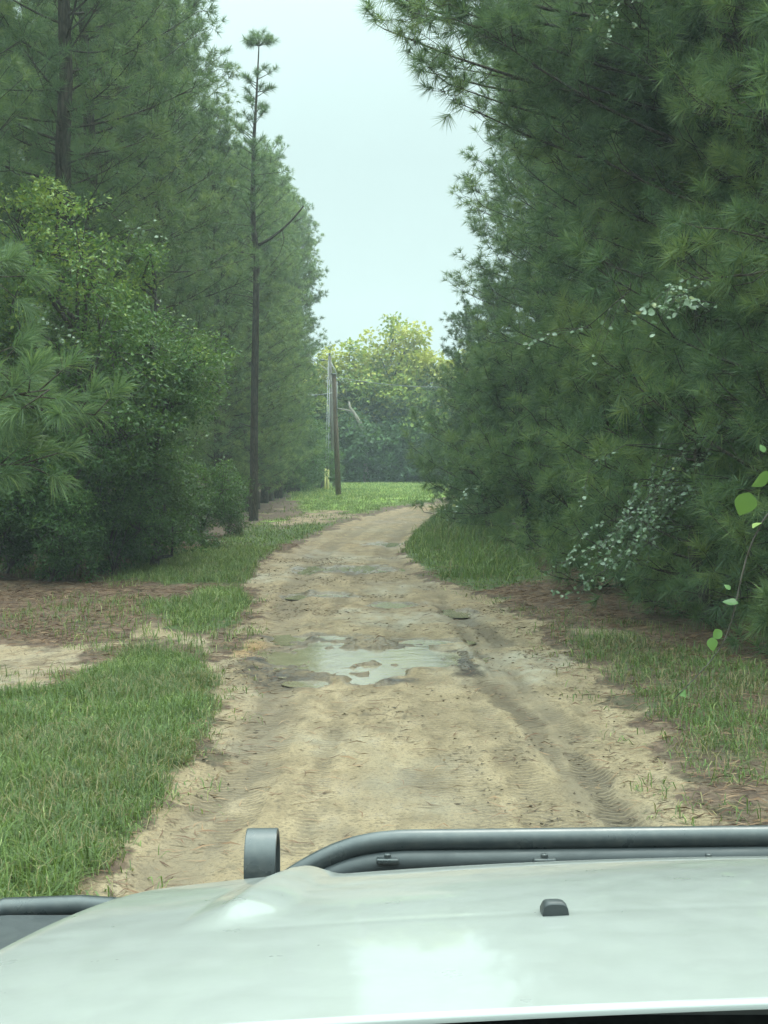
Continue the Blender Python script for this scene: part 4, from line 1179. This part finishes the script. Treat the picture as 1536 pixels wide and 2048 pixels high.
# smooth it
tt = np.linspace(0, 1, len(pts)); t2 = np.linspace(0, 1, 90)
pts2 = np.stack([np.interp(t2, tt, pts[:, k]) for k in range(3)], -1)
for _ in range(6): pts2[1:-1] = (pts2[:-2] + 2 * pts2[1:-1] + pts2[2:]) / 4
pts2[:, 2] -= RB
mb = MB(); mb.tube(pts2, RB, 20); mb.build('bumper_hoop', M['black_steel'], car)
mb = MB()
low = pts2.copy(); low[:, 2] -= .039; low[:, 1] -= .02
mb.tube(low[8:-8], .024, 14)
mb.build('grille_rail', M['black_plastic'], car)
for px in (775, 1090, 1420):
    x = vx(px, 2.95)
    mb = MB(); mb.box(x - .022, x + .022, yb - .055, yb - .02, zb_ - .056, zb_ - .046); mb.tube([(x, yb - .04, zb_ - .048), (x, yb - .04, zb_ - .038)], .008, 6)
    mb.build('clamp', M['black_steel'], car, smooth=False, bevel=.003)
# upright loop on the bumper
mb = MB(); d3 = 2.62
lx0, lx1 = vx(487, d3), vx(551, d3)
a = np.linspace(0, PI, 60)
ztop = HC - (1674 - HOR) / F * d3
ro, ri, yc = .062, .053, d3 - 1.25 + .04
prf = [(yc + .062, ztop - .45)] + [(yc + ro * math.cos(q), ztop - ro + ro * math.sin(q)) for q in a] + [(yc - .062, ztop - .45)]
pri = [(yc + ri, ztop - .45)] + [(yc + ri * math.cos(q), ztop - ro + ri * math.sin(q)) for q in a] + [(yc - ri, ztop - .45)]
n_ = len(prf)
Vb = [(x, p_[0], p_[1]) for x in (lx0, lx1) for pr in (prf, pri) for p_ in pr]
Qb = []
for i in range(n_ - 1):
    Qb += [(i, i + 1, 2 * n_ + i + 1, 2 * n_ + i), (n_ + i, 3 * n_ + i, 3 * n_ + i + 1, n_ + i + 1), (i, n_ + i, n_ + i + 1, i + 1), (2 * n_ + i, 2 * n_ + i + 1, 3 * n_ + i + 1, 3 * n_ + i)]
mb.add(Vb, None, Qb)
mb.build('bumper_loop', M['black_steel'], car, smooth=False, bevel=.002)
# bumper beam, grille, lamps, fenders, wheels, lower body
mb = MB(); mb.box(-.80, .80, 1.48, 1.80, .52, .72); mb.build('bumper', M['black_steel'], car, smooth=False, bevel=.03)
mb = MB(); mb.box(-.70, .70, 1.18, 1.24, .60, 1.10)
mb.build('grille', M['white_paint'], car, smooth=False, bevel=.02)
for k in range(7):
    mb = MB(); x = (k - 3) * .105; mb.box(x - .03, x + .03, 1.243, 1.25, .70, 1.04); mb.build('grille_slot', M['black_plastic'], car, smooth=False, bevel=.002)
for s_ in (-1, 1):
    mb = MB(); mb.lathe([(0, .05), (.06, .045), (.09, .02), (.095, 0)], s_ * .52, 1.243, .93, 24, 'y'); mb.build('headlight', M['lamp_glass'], car)
    # fender flare: flat top with rolled front edge
    mb = MB()
    xa, xb = sorted((s_ * .66, s_ * 1.18))
    yv = np.array([.15, .25, .6, 1.0, 1.3, 1.42, 1.46, 1.485, 1.48, 1.46]); zv = np.array([.70, .90, 1.0, 1.03, 1.035, 1.035, 1.03, 1.01, .96, .80])
    xv = np.linspace(xa, xb, 12)
    Xg, Yg = np.meshgrid(xv, yv); Zg = np.repeat(zv[:, None], 12, 1) - .025 * np.clip((np.abs(Xg) - 1.1) / .08, 0, 1) ** 2
    mb.grid(Xg, Yg, Zg); mb.grid(Xg, Yg, Zg - .03)
    mb.build('fender', M['black_plastic'], car)
    mb = MB(); mb.tube([(s_ * .70, 1.40, 1.045), (s_ * .86, 1.46, 1.040), (s_ * .96, 1.50, 1.035), (s_ * 1.1, 1.50, 1.03), (s_ * 1.2, 1.46, 1.0)], .020, 10); mb.build('fender_rim', M['black_steel'], car)
    mb = MB(); mb.box(min(s_ * .52, s_ * .84), max(s_ * .52, s_ * .84), -.4, 1.17, .62, 1.0) if s_ < 0 else mb.box(.52, .84, -.4, 1.17, .62, 1.0)
    mb.build('inner_fender', M['black_plastic'], car, smooth=False)
    wl = MB(); wl.lathe([(.24, -.12), (.36, -.12), (.39, -.09), (.40, 0), (.39, .09), (.36, .12), (.24, .12)], s_ * .82, .78, .40, 40, 'x')
    ty = wl.build('wheel', M['rubber'], car)
    rm = MB(); rm.lathe([(.24, .10), (.22, .06), (.18, .03), (.06, .05), (0, .05)] if s_ > 0 else [(.24, -.10), (.22, -.06), (.18, -.03), (.06, -.05), (0, -.05)], s_ * .82, .78, .40, 30, 'x'); rm.build('rim', M['rim'], ty)
mb = MB(); mb.box(-.50, .50, -.4, 1.18, .45, .95); mb.build('engine_bay', M['black_plastic'], car, smooth=False)

# ------------------------------------------------------------------ haze volume added to imitate windshield glare
t = NT('glare_haze')
vp = t.n('ShaderNodeVolumePrincipled')
vp.inputs['Color'].default_value = (.86, .97, 1.0, 1)
vp.inputs['Density'].default_value = .0013  # thin milky veil that lifts the darks, in place of glare on the glass
vp.inputs['Anisotropy'].default_value = .2
t.l(vp.outputs[0], t.out.inputs['Volume'])
mb = MB(); mb.box(-280, 280, -40, 280, -1.5, 32)
hz = mb.build('haze', t.m, smooth=False)
tag(hz, kind='stuff')
